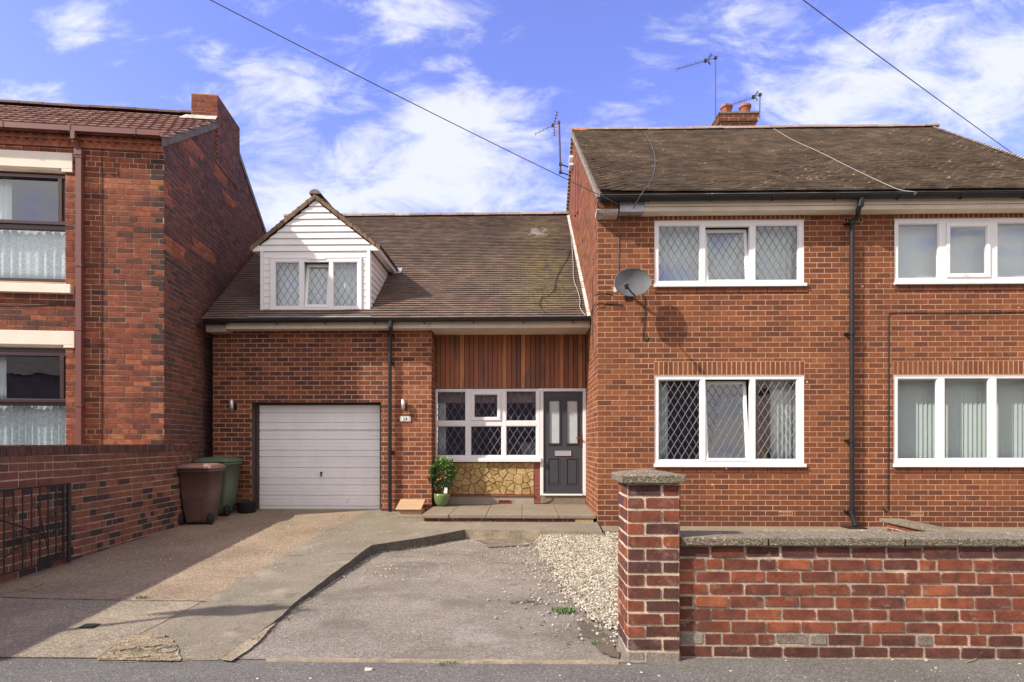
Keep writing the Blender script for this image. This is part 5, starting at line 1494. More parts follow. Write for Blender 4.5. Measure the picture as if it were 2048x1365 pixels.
ncurtain('white lace curtain across the lower half of the downstairs brown framed window', w2[0], w2[1]-.01, b[2], b[1]+.02, .18, .03, .10)
ncurtain('pale curtain at the left of the upstairs brown framed window above the lace', w1[0], NP(22,HY,.2).x, a[0], a[3], .22, .03, .08, 'curtain', 'curtain')
ncurtain('white curtain strip at the left of the downstairs brown framed window above the lace', NP(-30,HY,.2).x, NP(12,HY,.2).x, b[0], b[3], .22, .03, .08, 'curtain', 'curtain')
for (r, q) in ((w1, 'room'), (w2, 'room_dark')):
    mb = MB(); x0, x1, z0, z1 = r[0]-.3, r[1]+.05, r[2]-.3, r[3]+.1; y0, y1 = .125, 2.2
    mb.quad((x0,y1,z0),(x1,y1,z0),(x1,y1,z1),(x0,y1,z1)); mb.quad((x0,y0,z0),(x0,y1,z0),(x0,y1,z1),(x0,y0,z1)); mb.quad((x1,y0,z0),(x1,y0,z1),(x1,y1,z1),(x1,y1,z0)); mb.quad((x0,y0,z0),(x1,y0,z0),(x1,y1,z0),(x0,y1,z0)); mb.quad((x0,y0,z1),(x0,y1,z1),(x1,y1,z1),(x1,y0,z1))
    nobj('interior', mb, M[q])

# ------------------------------------------------------------------ garden wall on the left, iron gate
gw = thing('garden_wall', 'dark red brick garden wall topped with upright bricks running beside the driveway', 'wall', (-5.2, 6.6, 0))
A_, B_ = GD(0, 1168), GD(352, 1054)
wdir = (Vector((B_.x, B_.y, 0)) - Vector((A_.x, A_.y, 0))).normalized()
w_s = Vector((A_.x, A_.y, 0)) - wdir*2.6; w_len = 2.6 + (Vector((B_.x,B_.y,0)) - Vector((A_.x,A_.y,0))).length + .45
wn = Vector((wdir.y, -wdir.x, 0))
mpW = mapper(w_s, wdir, wn)
WT_ = 1.425
def gw_tone(u, z, hd):
    if z > 1.0: return U(.3,.6)
    t = U(.4,.85)
    if RN.random() < .28: t = U(0,.12)
    return t
mb = MB()
bricks(mb, mpW, 0, w_len, -.03, WT_-.115, [], .0845, .235, .011, .007, header=3, tone=gw_tone, rag=.003, mixed=.1, sag=.012)
u = 0
while u < w_len: mb.box(u+.004, u+.074, -.006+U(-.003,.003), .235, WT_-.11, WT_+U(-.006,.004), 0, U(.12,.4), M=Matrix.Translation(w_s) @ Matrix(((wdir.x,-wn.x,0,0),(wdir.y,-wn.y,0,0),(0,0,1,0),(0,0,0,1)))); u += .0785
TW = Matrix.Translation(w_s) @ Matrix(((wdir.x,-wn.x,0,0),(wdir.y,-wn.y,0,0),(0,0,1,0),(0,0,0,1)))
mb.box(0, w_len, .0, .225, -.05, WT_-.112, 1, M=TW); mb.box(0, w_len, .004, .22, WT_-.1118, WT_-.02, 1, M=TW)
mpWe = mapper(w_s + wdir*w_len, -wn, wdir); bricks(mb, mpWe, 0, .225, -.03, WT_-.115, [], .0845, .235, .011, .006, tone=gw_tone)
obj('brickwork', mb, [M['brick_garden'], M['mortar_garden']], gw)
gate = thing('iron_gate', 'black wrought iron scrolled gate folded open against the garden wall', 'gate', A_)
ga = 2.6; 
def gpt(u, z, d=.09): return w_s + wdir*u + wn*d + Vector((0,0,z))
def u_at(px):                                          # wall coordinate of a pixel column
    d = ray(px, HY); a, b = Vector((d.x, d.y)), Vector((w_s.x + wn.x*.09, w_s.y + wn.y*.09)); 
    det = a.x*(-wdir.y) + a.y*wdir.x
    t = (b.x*(-wdir.y) + b.y*wdir.x)/det; p = a*t; return (p - b).dot(Vector((wdir.x, wdir.y)))
u1_ = u_at(138); u0_ = u1_ - 1.55
gzb, gzt = zdrive(6.4) + .08, None
q = gpt(u1_, 0); tdist = q.y
gzt = EYE + (HY-968)/F*(q.y*CT - q.x*ST)
mb = MB()
for (z) in (gzb, gzt): mb.tube([gpt(u0_, z), gpt(u1_, z)], .010, 6)
mb.tube([gpt(u0_, gzb-.04), gpt(u0_, gzt+.01)], .014, 8); mb.tube([gpt(u1_, gzb-.06), gpt(u1_, gzt+.01)], .022, 8); mb.tube([gpt(u1_-.08, gzb), gpt(u1_-.08, gzt)], .011, 8)
mb.box(-.02,.02,-.012,.012,gzb+.02,gzb+.1,M=Matrix.Translation(gpt(u1_+.03,0)))
obj('gate_frame', mb, M['iron'], gate)
for i in range(12):
    u = u0_ + (u1_-.08-u0_)*(i+1)/13
    mb = MB(); mb.tube([gpt(u, gzb), gpt(u, gzt)], .0075, 6); obj('bar', mb, M['iron'], gate)
mb = MB(); H = gzt-gzb
mb.tube([gpt(u0_, gzt-.03), gpt(u0_+(u1_-u0_)*.72, gzb+H*.42)], .009, 6)
mb.tube([gpt(u0_+.45, gzb+.06), gpt(u0_+(u1_-u0_)*.72, gzb+H*.42)], .008, 6); mb.tube([gpt(u1_-.45, gzt-.2), gpt(u1_-.3, gzb+.1)], .007, 6)
obj('brace', mb, M['iron'], gate)
def scroll(cu, cz, r, a0, turns, sg):
    pts = []
    for k in range(26):
        t = k/25; rr = r*(1 - .75*t); an = a0 + sg*turns*2*math.pi*t
        pts.append(gpt(cu + rr*math.cos(an), cz + rr*math.sin(an), .09))
    return pts
for (fu, fz, r, sg) in ((.33,.55,.055,1),(.50,.72,.055,-1),(.55,.45,.055,1),(.62,.33,.05,-1),(.70,.80,.06,1),(.72,.46,.05,-1),(.72,.36,.05,1),(.84,.62,.055,1),(.88,.40,.05,-1),(.90,.12,.06,1),(.62,.18,.05,-1),(.20,.35,.055,1),(.12,.62,.055,-1)):
    mb = MB(); mb.tube(scroll(u0_ + (u1_-u0_)*fu, gzb+H*fz, r, U(0,6), 1.6, sg), .0055, 5)
    c_ = gpt(u0_ + (u1_-u0_)*fu, gzb+H*fz)
    obj('scroll', mb, M['iron'], gate)

# ------------------------------------------------------------------ front boundary wall and gate pillar
YPF = 3.845
pil = thing('gate_pillar', 'square red brick gate pillar with pale pointing and a pyramid stone cap', 'pillar', (0.85, YPF+.17, 0))
pxl, pxr = PX(1255, YPF), PX(1358.5, YPF)
pzt = PZ(1300, 968, YPF)
mb = MB(); chp = (pzt+.02)/14
def pil_tone(u, z, hd):
    if z < .13: return U(.0,.15)
    return U(.72,.98) if (hd and RN.random() < .45) else RN.choice((U(.1,.4), U(.3,.6), U(.15,.5)))
pw = pxr - pxl
def pface(mp, flip):
    for k in range(14):
        z0 = -.02 + k*chp; z1 = z0 + chp; a = pw*.335
        seq = [(0, a), (a, pw)] if (k % 2) ^ flip else [(0, pw-a), (pw-a, pw)]
        for (u0, u1) in seq:
            hd = (u1-u0) < pw*.5; t = pil_tone(u0, z0, hd); j = .012
            e = [U(-.0025,.0025) for _ in range(8)]
            l0, l1 = (u0 + (j/2 if u0 > 0 else 0)), (u1 - (j/2 if u1 < pw else 0))
            mb.prism(chip([(l0+e[0], z0+j/2+e[1]), (l1+e[2], z0+j/2+e[3]), (l1+e[4], z1-j/2+e[5]), (l0+e[6], z1-j/2+e[7])]), mp, -.012, .007+U(-.003,.003), 2 if k == 0 else 0, t, inset=.005)
yb_p = YPF + pw
pface(mapper((pxl,YPF,0),(1,0,0),(0,-1,0)), 1); pface(mapper((pxl,yb_p,0),(0,-1,0),(-1,0,0)), 0); pface(mapper((pxr,YPF,0),(0,1,0),(1,0,0)), 0); pface(mapper((pxr,yb_p,0),(-1,0,0),(0,1,0)), 1)
mb.box(pxl+.0, pxr-.0, YPF+.0, yb_p, -.03, pzt, 1)
obj('shaft', mb, [M['brick_wall'], M['mortar_pillar'], M['cement']], pil)
mb = MB(); o_ = .055; x0, x1, y0, y1 = pxl-.05, pxr+.035, YPF-.045, yb_p+.05
z0, z1, z2 = pzt+.003, pzt+.058, PZ(1300, 938, YPF+.17)
b4 = [(x0,y0),(x1,y0),(x1,y1),(x0,y1)]
vs = [(x+.006*(1 if x == x0 else -1), y+.006*(1 if y == y0 else -1), z0) for x, y in b4] + [(x, y, z1) for x, y in b4] + [((x0+x1)/2-.01, (y0+y1)/2, z2), ((x0+x1)/2+.01, (y0+y1)/2, z2)]
mb.add(vs, [(3,2,1,0),(0,1,5,4),(1,2,6,5),(2,3,7,6),(3,0,4,7),(4,5,9,8),(5,6,9),(6,7,8,9),(7,4,8)])
obj('capstone', mb, M['coping'], pil, bevel=.007)
fwall = thing('boundary_wall', 'low red brick front wall with pebbly concrete coping along the pavement', 'wall', (4, YPF+.2, 0))
YWF = YPF + .06; wx0, wx1 = pxr+.009, 8.2
wzt = PZ(1600, 1092, YWF); chw = .0838
mb = MB(); mpV = mapper((0,YWF,0),(1,0,0),(0,-1,0))
def wt(u, z, hd):
    if z > wzt-.09: return U(.08,.45)
    if z < .08: return U(.15,.35)
    if z < .17: return U(.2,.6)
    return RN.choice((U(.45,.65), U(.55,.85), U(.5,.75), U(.3,.5), U(.72,1)))
z = wzt - chw*9; k = 0
while z < wzt - .01:
    hd_row = k in (1, 7)
    u = wx0 - [.0,.06,.12,.02,.13,.03,.12,.05,.02][k % 9]
    i = 0
    while u < wx1:
        l = .234 if not (hd_row and i % 2) else .118
        l += U(-.004,.004); a, b = max(u+.006, wx0), min(u+l-.006, wx1); u += l; i += 1
        if b - a < .02: continue
        e = [U(-.0025,.0025) for _ in range(8)]; dz = .004*noise.noise(Vector((u*1.3, k, 0)))
        mb.prism(chip([(a+e[0], z+.006+e[1]+dz), (b+e[2], z+.006+e[3]+dz), (b+e[4], z+chw-.006+e[5]+dz), (a+e[6], z+chw-.006+e[7]+dz)]), mpV, -.01, .007+U(-.004,.004), 2 if (k == 1 and (a < 1.06 or RN.random() < .13)) else 0, wt((a+b)/2, z, l < .2), inset=.005)
    z += chw; k += 1
mb.box(wx0, wx1, YWF, YWF+.225, -.03, wzt-.002, 1)
obj('brickwork', mb, [M['brick_wall'], M['mortar_wall'], M['cement']], fwall)
cuts = [pxr+.010, PX(1537, YPF+.03), PX(1811, YPF+.03), PX(2080, YPF), 3.9+.95, 6.2, 7.2, 8.2]
cz1_ = PZ(1600, 1076, YPF+.03)
for i in range(len(cuts)-1):
    mb = MB(); a, b = cuts[i]+.004, cuts[i+1]-.004; e = U(-.003,.003); y0, y1 = YPF+.025+U(-.005,.005), YPF+.325
    vs = [(a,y0,wzt+.002),(b,y0,wzt+.002),(b,y1,wzt+.002),(a,y1,wzt+.002),(a,y0-.004,cz1_+e),(b,y0-.004,cz1_+e),(b,y1,cz1_+e),(a,y1,cz1_+e)]
    mb.add(vs, [(0,3,2,1),(4,5,6,7),(0,1,5,4),(1,2,6,5),(2,3,7,6),(3,0,4,7)])
    obj('coping', mb, M['coping'], fwall, bevel=.009)
dvw = thing('dividing_wall', 'tiny brick dividing wall with sloping stone coping between the front gardens', 'wall', (5.65, 7, .05))
dxw = PX(1752, 9.0); dzt = PZ(1752, 1034, 9.0)
mb = MB(); mpDV = mapper((dxw,0,0),(0,-1,0),(-1,0,0)); bricks(mb, mpDV, -8.72, -4.3, .02, dzt-.05, [], .084, .232, .012, .008, tone=lambda u, z, h: U(.4,1), rag=.004)
bricks(mb, mapper((0,8.72,0),(1,0,0),(0,-1,0)), dxw, dxw+.2, .02, dzt-.05, tone=lambda u, z, h: U(.4,1))
mb.box(dxw, dxw+.2, 4.3, 8.72, -.02, dzt-.052, 1); obj('brickwork', mb, [M['brick_wall'], M['verge_pale']], dvw)
mb = MB()
for i in range(5): mb.box(dxw-.05, dxw+.26, 4.35+.9*i, 4.35+.9*i+.893, dzt-.048, dzt+U(-.003,.003))
obj('coping', mb, M['coping'], dvw, bevel=.008)

# ------------------------------------------------------------------ wheelie bins and tub
def bin_(name, label, px, py, rot, body, lid, sc=1.0):
    base = GD(px, py); z = zdrive(base.y)
    T = Matrix.Translation((base.x, base.y, z)) @ Matrix.Rotation(rot, 4, 'Z') @ Matrix.Scale(sc, 4)
    t = thing(name, label, 'bin', base, 'wheelie bins by the garage')
    mb = MB(); prof = [(.04,.19,.22),(.10,.205,.235),(.55,.245,.295),(.93,.272,.335),(.932,.295,.36),(.975,.297,.362),(.976,.26,.32)]
    def ring(w, d, zz, cr=.05, yo=0):
        out = []
        for (sx_, sy_, a0) in ((1,1,0),(-1,1,90),(-1,-1,180),(1,-1,270)):
            for k in range(5):
                an = math.radians(a0 + 22.5*k); out.append(T @ Vector((sx_*(w-cr) + cr*math.cos(an), sy_*(d-cr) + cr*math.sin(an) + yo, zz)))
        return out
    rs = [ring(w, d, zz) for (zz, w, d) in prof]; n = 20
    vs = [p for r in rs for p in r]; fs = [(i*n+k, i*n+(k+1)%n, (i+1)*n+(k+1)%n, (i+1)*n+k) for i in range(len(rs)-1) for k in range(n)]
    mb.add(vs, fs, 0, .5, True); mb.add(rs[0], [tuple(range(n))[::-1]])
    # moulded recess frame low on the wheel side (local -y)
    for (x0, x1, z0, z1) in ((-.12,-.105,.12,.47),(.105,.12,.12,.47),(-.12,.12,.455,.47)):
        y = lambda zz: -(.22 + (zz-.04)*.125) ; mb.add([T @ Vector(p) for p in ((x0,y(z0)-.020,z0),(x1,y(z0)-.020,z0),(x1,y(z1)-.020,z1),(x0,y(z1)-.020,z1),(x0,y(z0)+.01,z0),(x1,y(z0)+.01,z0),(x1,y(z1)+.01,z1),(x0,y(z1)+.01,z1))], [(0,1,2,3),(0,4,5,1),(1,5,6,2),(2,6,7,3),(3,7,4,0)])
    mb.box(-.08,.08,-.25,-.20,.085,.10,M=T)
    obj('body', mb, M[body], t)
    mb = MB(); L = [ring(.31,.37,.985,.06), ring(.312,.372,1.01,.06), ring(.28,.34,1.045,.06), ring(.19,.25,1.072,.06), ring(.08,.12,1.082,.05)]
    vs = [p for r in L for p in r]; fs = [(i*n+k, i*n+(k+1)%n, (i+1)*n+(k+1)%n, (i+1)*n+k) for i in range(4) for k in range(n)]
    mb.add(vs, fs, 0, .5, True); mb.add(L[-1], [tuple(range(n))]); mb.add(L[0], [tuple(range(n))[::-1]])
    for s in (-1, 1): mb.box(s*.2-.03, s*.2+.03, -.42, -.33, .985, 1.03, M=T)
    obj('lid', mb, M[lid], t)
    mb = MB(); mb.tube([T @ Vector((-.25,-.41,1.0)), T @ Vector((.25,-.41,1.0))], .017, 8); obj('handle', mb, M[body], t)
    for s in (-1, 1):
        mb = MB(); pr = [(.0,-.03),(.085,-.03),(.10,-.018),(.10,.018),(.085,.03),(0,.03)]; n0 = len(mb.v); mb.lathe(pr, (0,0,0), 20)
        for i in range(n0, len(mb.v)): p = mb.v[i]; mb.v[i] = tuple(T @ Vector((s*.245 + p[2], -.235 + p[0], .10 + p[1])))
        obj('wheel', mb, M['rubber'], t)
    return t
bin_('wheelie_bin', 'brown wheelie bin with pinkish brown lid beside the end of the garden wall', 403, 1046, math.radians(9), 'bin_brown', 'bin_lid', .89)
bin_('wheelie_bin', 'green wheelie bin standing behind the brown one at the garage corner', 438, 1029, math.radians(5), 'bin_green', 'bin_green_lid', .94)
b3 = GD(489, 1027)
mb = MB(); 
mb.lathe([(.0,0),(.13,0),(.155,.03),(.17,.17),(.176,.18),(.176,.195),(.16,.195),(.145,.04),(0,.03)], (b3.x, 10.22, zdrive(10.2)), 24)
tag(obj('plastic_tub', mb, M['rubber']), 'black round plastic tub on the ground between the green bin and garage door', 'tub')

# ------------------------------------------------------------------ things on the garage front
def lamp(px, label):
    x = PX(px, YG-.08); z0, z1 = PZ(px, 820, YG-.08), PZ(px, 799, YG-.08)
    t = thing('wall_lamp', label, 'lamp', (x, YG, z0), 'steel tube lamps on the garage front')
    mb = MB(); n0 = 0; mb.lathe([(0,z0),(.034,z0),(.034,z1),(.030,z1),(.030,z1-.02),(0,z1-.02)], (x, YG-.085, 0), 18); obj('tube', mb, M['chrome'], t)
    mb = MB(); mb.box(x-.02, x+.055, YG-.02, YG-.006, z0+.01, z0+.12); mb.box(x-.012, x+.012, YG-.055, YG-.0195, z0+.05, z0+.08); obj('bracket', mb, M['black'], t)
lamp(463.5, 'steel tube wall lamp left of the garage door')
lamp(806.5, 'steel tube wall lamp right of the garage door above the number plate')
pr_ = pn(800,822,833,843.5,Y=YG)[:4]
t = thing('house_number', 'small stone house number plate reading 28 right of the garage downpipe', 'sign', ((pr_[0]+pr_[1])/2, YG, pr_[2]))
mb = MB(); mb.box(pr_[0], pr_[1], YG-.022, YG-.007, pr_[2], pr_[3]); obj('plate', mb, M['plaque'], t, bevel=.003)
mb = MB(); w_ = pr_[1]-pr_[0]; h_ = pr_[3]-pr_[2]; mb.box(pr_[0]+w_*.2, pr_[1]-w_*.2, YG-.0245, YG-.0222, pr_[2]+h_*.17, pr_[3]-h_*.17); obj('label_panel', mb, M['paper'], t)
def text_mesh(s, size):
    cu = bpy.data.curves.new('digits', 'FONT'); cu.body = s; cu.size = size; cu.align_x = 'CENTER'; cu.align_y = 'CENTER'; cu.extrude = .0012; cu.offset = .0015; cu.space_character = 1.25
    o = bpy.data.objects.new('digits', cu); COL.objects.link(o); dg = bpy.context.evaluated_depsgraph_get(); me = bpy.data.meshes.new_from_object(o.evaluated_get(dg))
    v = [tuple(q.co) for q in me.vertices]; f = [tuple(p.vertices) for p in me.polygons]
    bpy.data.objects.remove(o); bpy.data.curves.remove(cu); bpy.data.meshes.remove(me)
    return v, f
v, f = text_mesh('28', h_*.72)
mb = MB(); cx_, cz_ = (pr_[0]+pr_[1])/2, (pr_[2]+pr_[3])/2
mb.add([(cx_+q[0], YG-.0262-q[2], cz_+q[1]-.003) for q in v], f); obj('digits', mb, M['ink'], t)
# timber lidded box by the step
bx = thing('wooden_box', 'low wooden box with sloping slatted pine lid beside the doorstep', 'box', (PX(820,10.1), 10.1, zdrive(10.1)))
xa, xb_ = PX(797, 9.98), PX(842, 9.98); zb_ = zdrive(10.0)
mb = MB(); mb.box(xa, xb_, 10.0, 10.38, zb_, zb_+.085); obj('box_body', mb, M['pine'], bx)
mb = MB(); T = Matrix.Translation((0, 9.955, zb_+.088)) @ Matrix.Rotation(math.radians(17), 4, 'X')
for i in range(5): mb.box(xa-.05+.0, xb_+.005, i*.092, i*.092+.088, 0, .016, M=T)
obj('box_lid', mb, M['pine'], bx, bevel=.002)
mb = MB(); mb.box(PX(795,9.75), PX(848,9.75), 9.68, 9.93, zdrive(9.8)-.01, zdrive(9.8)+.012); tag(obj('paving_slab', mb, M['slab'], bevel=.004), 'thin pale paving slab on the ground in front of the wooden box', 'slab')
# plant pot with a small citrus tree
pc = Vector((PX(884, 10.55), 10.55, zs))
pt = thing('potted_tree', 'small bushy orange tree in a green glazed pot on the doorstep', 'plant', pc)
mb = MB(); mb.lathe([(0,0),(.085,0),(.125,.05),(.15,.13),(.155,.20),(.152,.235),(.14,.235),(.14,.205),(0,.205)], pc, 36); obj('pot', mb, [M['pot']], pt)
mb = MB(); mb.lathe([(.1395,.206),(.07,.214),(0,.218)], pc, 20); obj('soil', mb, M['soil'], pt)
mb = MB(); top_ = pc + Vector((.0,0,.62))
mb.tube([pc+Vector((0,0,.2)), pc+Vector((.006,0,.33)), pc+Vector((-.003,0,.45)), top_], .012, 8, r1=.006)
for i in range(14):
    an = U(0,6.28); b0_ = pc + Vector((0,0,U(.36,.6))); b1_ = b0_ + Vector((math.cos(an)*U(.1,.18), math.sin(an)*U(.08,.15), U(.06,.2))); mb.tube([b0_, (b0_+b1_)/2 + Vector((0,0,.02)), b1_], .005, 5, r1=.002)
obj('trunk', mb, M['bark'], pt)
mb = MB()
for i in range(900):
    th_, ph_ = U(0,6.28), math.acos(U(-1,1)); rr = U(.35,1)**.5
    p = Vector((math.sin(ph_)*math.cos(th_)*.235*rr, math.sin(ph_)*math.sin(th_)*.18*rr, math.cos(ph_)*.26*rr))
    p *= 1 + .28*noise.noise(p*9)
    c = pc + Vector((.0,0,.60)) + p
    if c.y > YP - .06: c.y = YP - .06 - U(0,.03)
    out = (p.normalized() + Vector((U(-.7,.7),U(-.7,.7),U(-.3,.9)))).normalized(); sd_ = out.cross(Vector((U(-1,1),U(-1,1),U(-1,1)))).normalized(); up_ = sd_.cross(out)
    L = U(.045,.085); w = L*.24; fold = up_*w*.35
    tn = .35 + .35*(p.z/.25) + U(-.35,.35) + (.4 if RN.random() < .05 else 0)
    mb.add([c, c+out*L*.5+sd_*w+fold, c+out*L, c+out*L*.5-sd_*w+fold, c+out*L*.5], [(0,1,4),(1,2,4),(0,4,3),(4,2,3)], 0, max(0,min(1,tn)))
for k in range(9):
    an = U(0,6.28); p0_ = pc + Vector((math.cos(an)*.14, math.sin(an)*.11, .62+U(-.1,.16)))
    for i in range(7):
        c = p0_ + Vector((math.cos(an)*.014*i, 0, .016*i)); out = Vector((U(-1,1),U(-1,1),U(-.1,1))).normalized(); sd_ = out.cross(Vector((0,0,1))).normalized(); L = U(.04,.07)
        mb.add([c, c+out*L*.5+sd_*L*.22, c+out*L, c+out*L*.5-sd_*L*.22], [(0,1,2,3)], 0, U(.3,1))
obj('foliage', mb, M['leaf'], pt)
for (dx_, dz_) in ((-.03,.50),(.005,.515),(-.055,.49)):
    mb = MB(); mb.lathe([(0,-.013),(.008,-.011),(.013,-.004),(.013,.004),(.008,.011),(0,.013)], pc+Vector((dx_,-.19,dz_)), 12); obj('fruit', mb, M['orange'], pt)
mb = MB(); mb.box(.015,.075,-.10,-.098,.25,.36,M=Matrix.Translation(pc) @ Matrix.Rotation(.12,4,'Y')); obj('plant_tag', mb, M['paper'], pt)

# ------------------------------------------------------------------ satellite dish, aerials, cables
yd3 = YH - .34; dc = P(1265.5, 565, yd3)
dish = thing('satellite_dish', 'dark grey oval satellite dish on the house wall beside the upper leaded window', 'satellite dish', (dc.x, YH, dc.z-.3))
nrm = Vector((.10, -1, .22)).normalized(); xa_ = Vector((1, .10, .10)).normalized(); za_ = nrm.cross(xa_).normalized() * -1
if za_.z < 0: za_ = -za_
xa_ = za_.cross(nrm).normalized()
if xa_.x < 0: xa_ = -xa_
mb = MB(); NRr, NS = 10, 40; vs = []; a_, b_ = .292, .232
rot = math.radians(8)
def dpt(r, an, off=0):
    e, g = a_*r*math.cos(an), b_*r*math.sin(an); e, g = e*math.cos(rot)-g*math.sin(rot), e*math.sin(rot)+g*math.cos(rot)
    return dc + xa_*e + za_*g + nrm*(.075*(r*r-1) + off)
for off, sg in ((0, 1), (-.006, -1)):
    vs = [dpt(0, 0, off)] + [dpt((i+1)/NRr, 2*math.pi*k/NS, off) for i in range(NRr) for k in range(NS)]
    fs = [(0, 1+k, 1+(k+1)%NS) for k in range(NS)] + [(1+i*NS+k, 1+(i+1)*NS+k, 1+(i+1)*NS+(k+1)%NS, 1+i*NS+(k+1)%NS) for i in range(NRr-1) for k in range(NS)]
    mb.add(vs, fs if sg > 0 else [f[::-1] for f in fs], 0, .5, True)
mb.tube([dpt(1, 2*math.pi*k/NS) for k in range(NS+1)], .006, 6, caps=False)
obj('reflector', mb, M['dish'], dish)
mb = MB(); foot = dpt(1.0, math.radians(272-8)); lnb = P(1253, 572, yd3-.30)
mb.tube([foot, foot.lerp(lnb,.5)+Vector((0,0,-.01)), lnb], .012, 8); obj('feed_arm', mb, M['black'], dish)
mb = MB(); dlt = (dc + nrm*-.05 - lnb).normalized(); mb.tube([lnb - dlt*.05, lnb + dlt*.005, lnb + dlt*.04], .022, 12, r1=.030); mb.box(-.02,.02,-.02,.02,-.05,.0,M=Matrix.Translation(lnb)); obj('feed_horn', mb, M['black'], dish)
mb = MB(); bk = dc - nrm*.085; mb.tube([bk, bk+Vector((0,.10,-.05)), Vector((bk.x, YH-.01, bk.z-.08))], .022, 10); mb.box(bk.x-.06, bk.x+.06, YH-.014, YH-.006, bk.z-.18, bk.z+.02)
obj('wall_bracket', mb, M['black'], dish); mb = MB(); lp = P(1229, 578, yd3+.1); mb.box(lp.x-.012, lp.x+.03, lp.y-.01, lp.y+.012, lp.z-.05, lp.z+.03); obj('bracket_plate', mb, M['white'], dish)

def aerial(name, label, base, top, tip, n_el, el, refl, mat, rmast=.014, tilt=Vector((0,0,1)), loc=None):
    t = thing(name, label, 'aerial', base, 'television aerials on the house')
    mb = MB(); mb.tube([base, top], rmast, 8); obj('mast', mb, M[mat], t)
    d = (tip-top); L = d.length; d.normalize(); back = top - d*.06 
    mb = MB(); mb.tube([back, tip], .0085, 6); mb.box(-.03,.03,-.03,.03,-.03,.03,M=Matrix.Translation(top)); obj('boom', mb, M[mat], t)
    e_ = (tilt - d*tilt.dot(d)).normalized(); w_ = d.cross(e_).normalized()
    for i in range(n_el):
        p = top + d*(L*.30 + L*.68*i/(n_el-1)); mb = MB(); mb.tube([p-e_*el, p+e_*el], .0045, 5); obj('element', mb, M[mat], t)
    mb = MB()
    for s in (1, -1):
        for k in range(4):
            q = top + d*L*.16 + e_*s*(refl*.25 + refl*.75*k/3) - d*(.05*k/3); mb.tube([q-w_*.06, q+w_*.06], .005, 5)
        mb.tube([top + d*L*.2, top + d*L*.16 + e_*s*refl - d*.05], .012, 5)
    obj('reflector', mb, M[mat], t)
    mb = MB(); p = top + d*L*.24; mb.box(-.03,.03,-.03,.03,-.035,.035,M=Matrix.Translation(p)); obj('dipole_box', mb, M['black'], t)
    return t
Ya = cy0 - .10
aerial('tv_aerial', 'tall television aerial on a thin mast rising left of the main chimney', P(1431,246,Ya), P(1431,116,Ya), P(1352,139,Ya+.9), 11, .06, .11, 'steel')
Ya2 = cy0 - .09
aerial('tv_aerial', 'short television aerial strapped to the right of the chimney pots', P(1519,236,Ya2), P(1520,190,Ya2), P(1466,209,Ya2+.5), 9, .06, .10, 'steel')
mb = MB(); bz_ = PZ(1519,228,Ya2); mb.box(P(1519,228,Ya2).x-.04, P(1519,228,Ya2).x+.02, Ya2-.02, cy0-.052, bz_-.03, bz_+.03); 
Yv = 15.0
a3 = aerial('tv_aerial', 'rusty television aerial standing off the house gable above the garage roof', P(1121,347,Yv), P(1118,245,Yv), P(1070,269,Yv+1.2), 5, .05, .28, 'rust', .026)
for py in (329, 345):
    q = P(1121, py, Yv); mb = MB(); mb.tube([q, Vector((HL-.01, Yv+.1, q.z-.03))], .016, 6); mb.box(-.04,.04,-.04,.04,-.03,.03,M=Matrix.Translation(q)); obj('wall_bracket', mb, M['steel'], a3)
for py in (320, 335):
    q = P(1141, py, 13.9); mb = MB(); mb.box(HL-.10, HL-.006, q.y-.16, q.y+.16, q.z-.02, q.z+.03); obj('aerial_clamp', mb, M['white'], a3)

def cable(name, label, pts, r, mat, sub=1):
    mb = MB(); mb.tube(pts, r, 6); return tag(obj(name, mb, M[mat]), label, 'cable')
def wire(p0, p1, sag, n=40): return [p0.lerp(p1, k/n) + Vector((0,0,-sag*4*(k/n)*(1-k/n))) for k in range(n+1)]
E1 = P(1242, 411, 9.0); Q1 = ray(455, 0)*6.4 + Vector((0,0,EYE)); Z1 = E1 + (Q1-E1)*1.9
cable('overhead_wire', 'thin black overhead wire sloping down to the left corner of the house eaves', wire(Z1, E1, .10), .0055, 'cable_wire')
E2 = ray(2110,367)*12.6 + Vector((0,0,EYE)); Q2 = ray(1615,0)*7.5 + Vector((0,0,EYE)); Z2 = E2 + (Q2-E2)*1.5
cable('overhead_wire', 'thin black overhead wire crossing the sky past the right hip of the roof', wire(Z2, E2, .05), .007, 'cable_wire')
def on_roof(px, py, h=.05):                           # point on the main roof plane
    d = ray(px, py); k = ks; t = (HE + h - EYE - k*YE)/(d.z - k*d.y); return Vector((0,0,EYE)) + d*t
def on_groof(px, py, h=.05):
    d = ray(px, py); t = (GZE + h - EYE - GK*GYE)/(d.z - GK*d.y); return Vector((0,0,EYE)) + d*t
def smooth(pts, n=6):
    out = []
    for i in range(len(pts)-1):
        p0, p1, p2, p3 = pts[max(i-1,0)], pts[i], pts[i+1], pts[min(i+2,len(pts)-1)]
        for k in range(n):
            t = k/n; out.append(.5*((2*p1) + (p2-p0)*t + (2*p0-5*p1+4*p2-p3)*t*t + (3*p1-p0-3*p2+p3)*t**3))
    out.append(pts[-1]); return out
cable('roof_cable', 'dark cable curving down the left part of the main tiled roof', smooth([on_roof(1288,264), on_roof(1300,285), on_roof(1309,310), on_roof(1309,340), on_roof(1300,365), on_roof(1285,385)] + [P(1275,402,8.87), P(1262,425,9.1), P(1243,450,YH-.01), P(1238,475,YH-.01), P(1237,520,YH-.01), P(1237,548,YH-.01)]), .0065, 'cable_wire')
cable('roof_cable', 'pale cable running diagonally down the middle of the main tiled roof', smooth([on_roof(1548,258), on_roof(1585,280), on_roof(1640,305), on_roof(1700,335), on_roof(1770,368), on_roof(1800,380), on_roof(1832,385), P(1828,389,8.87)]), .0052, 'cable_grey')
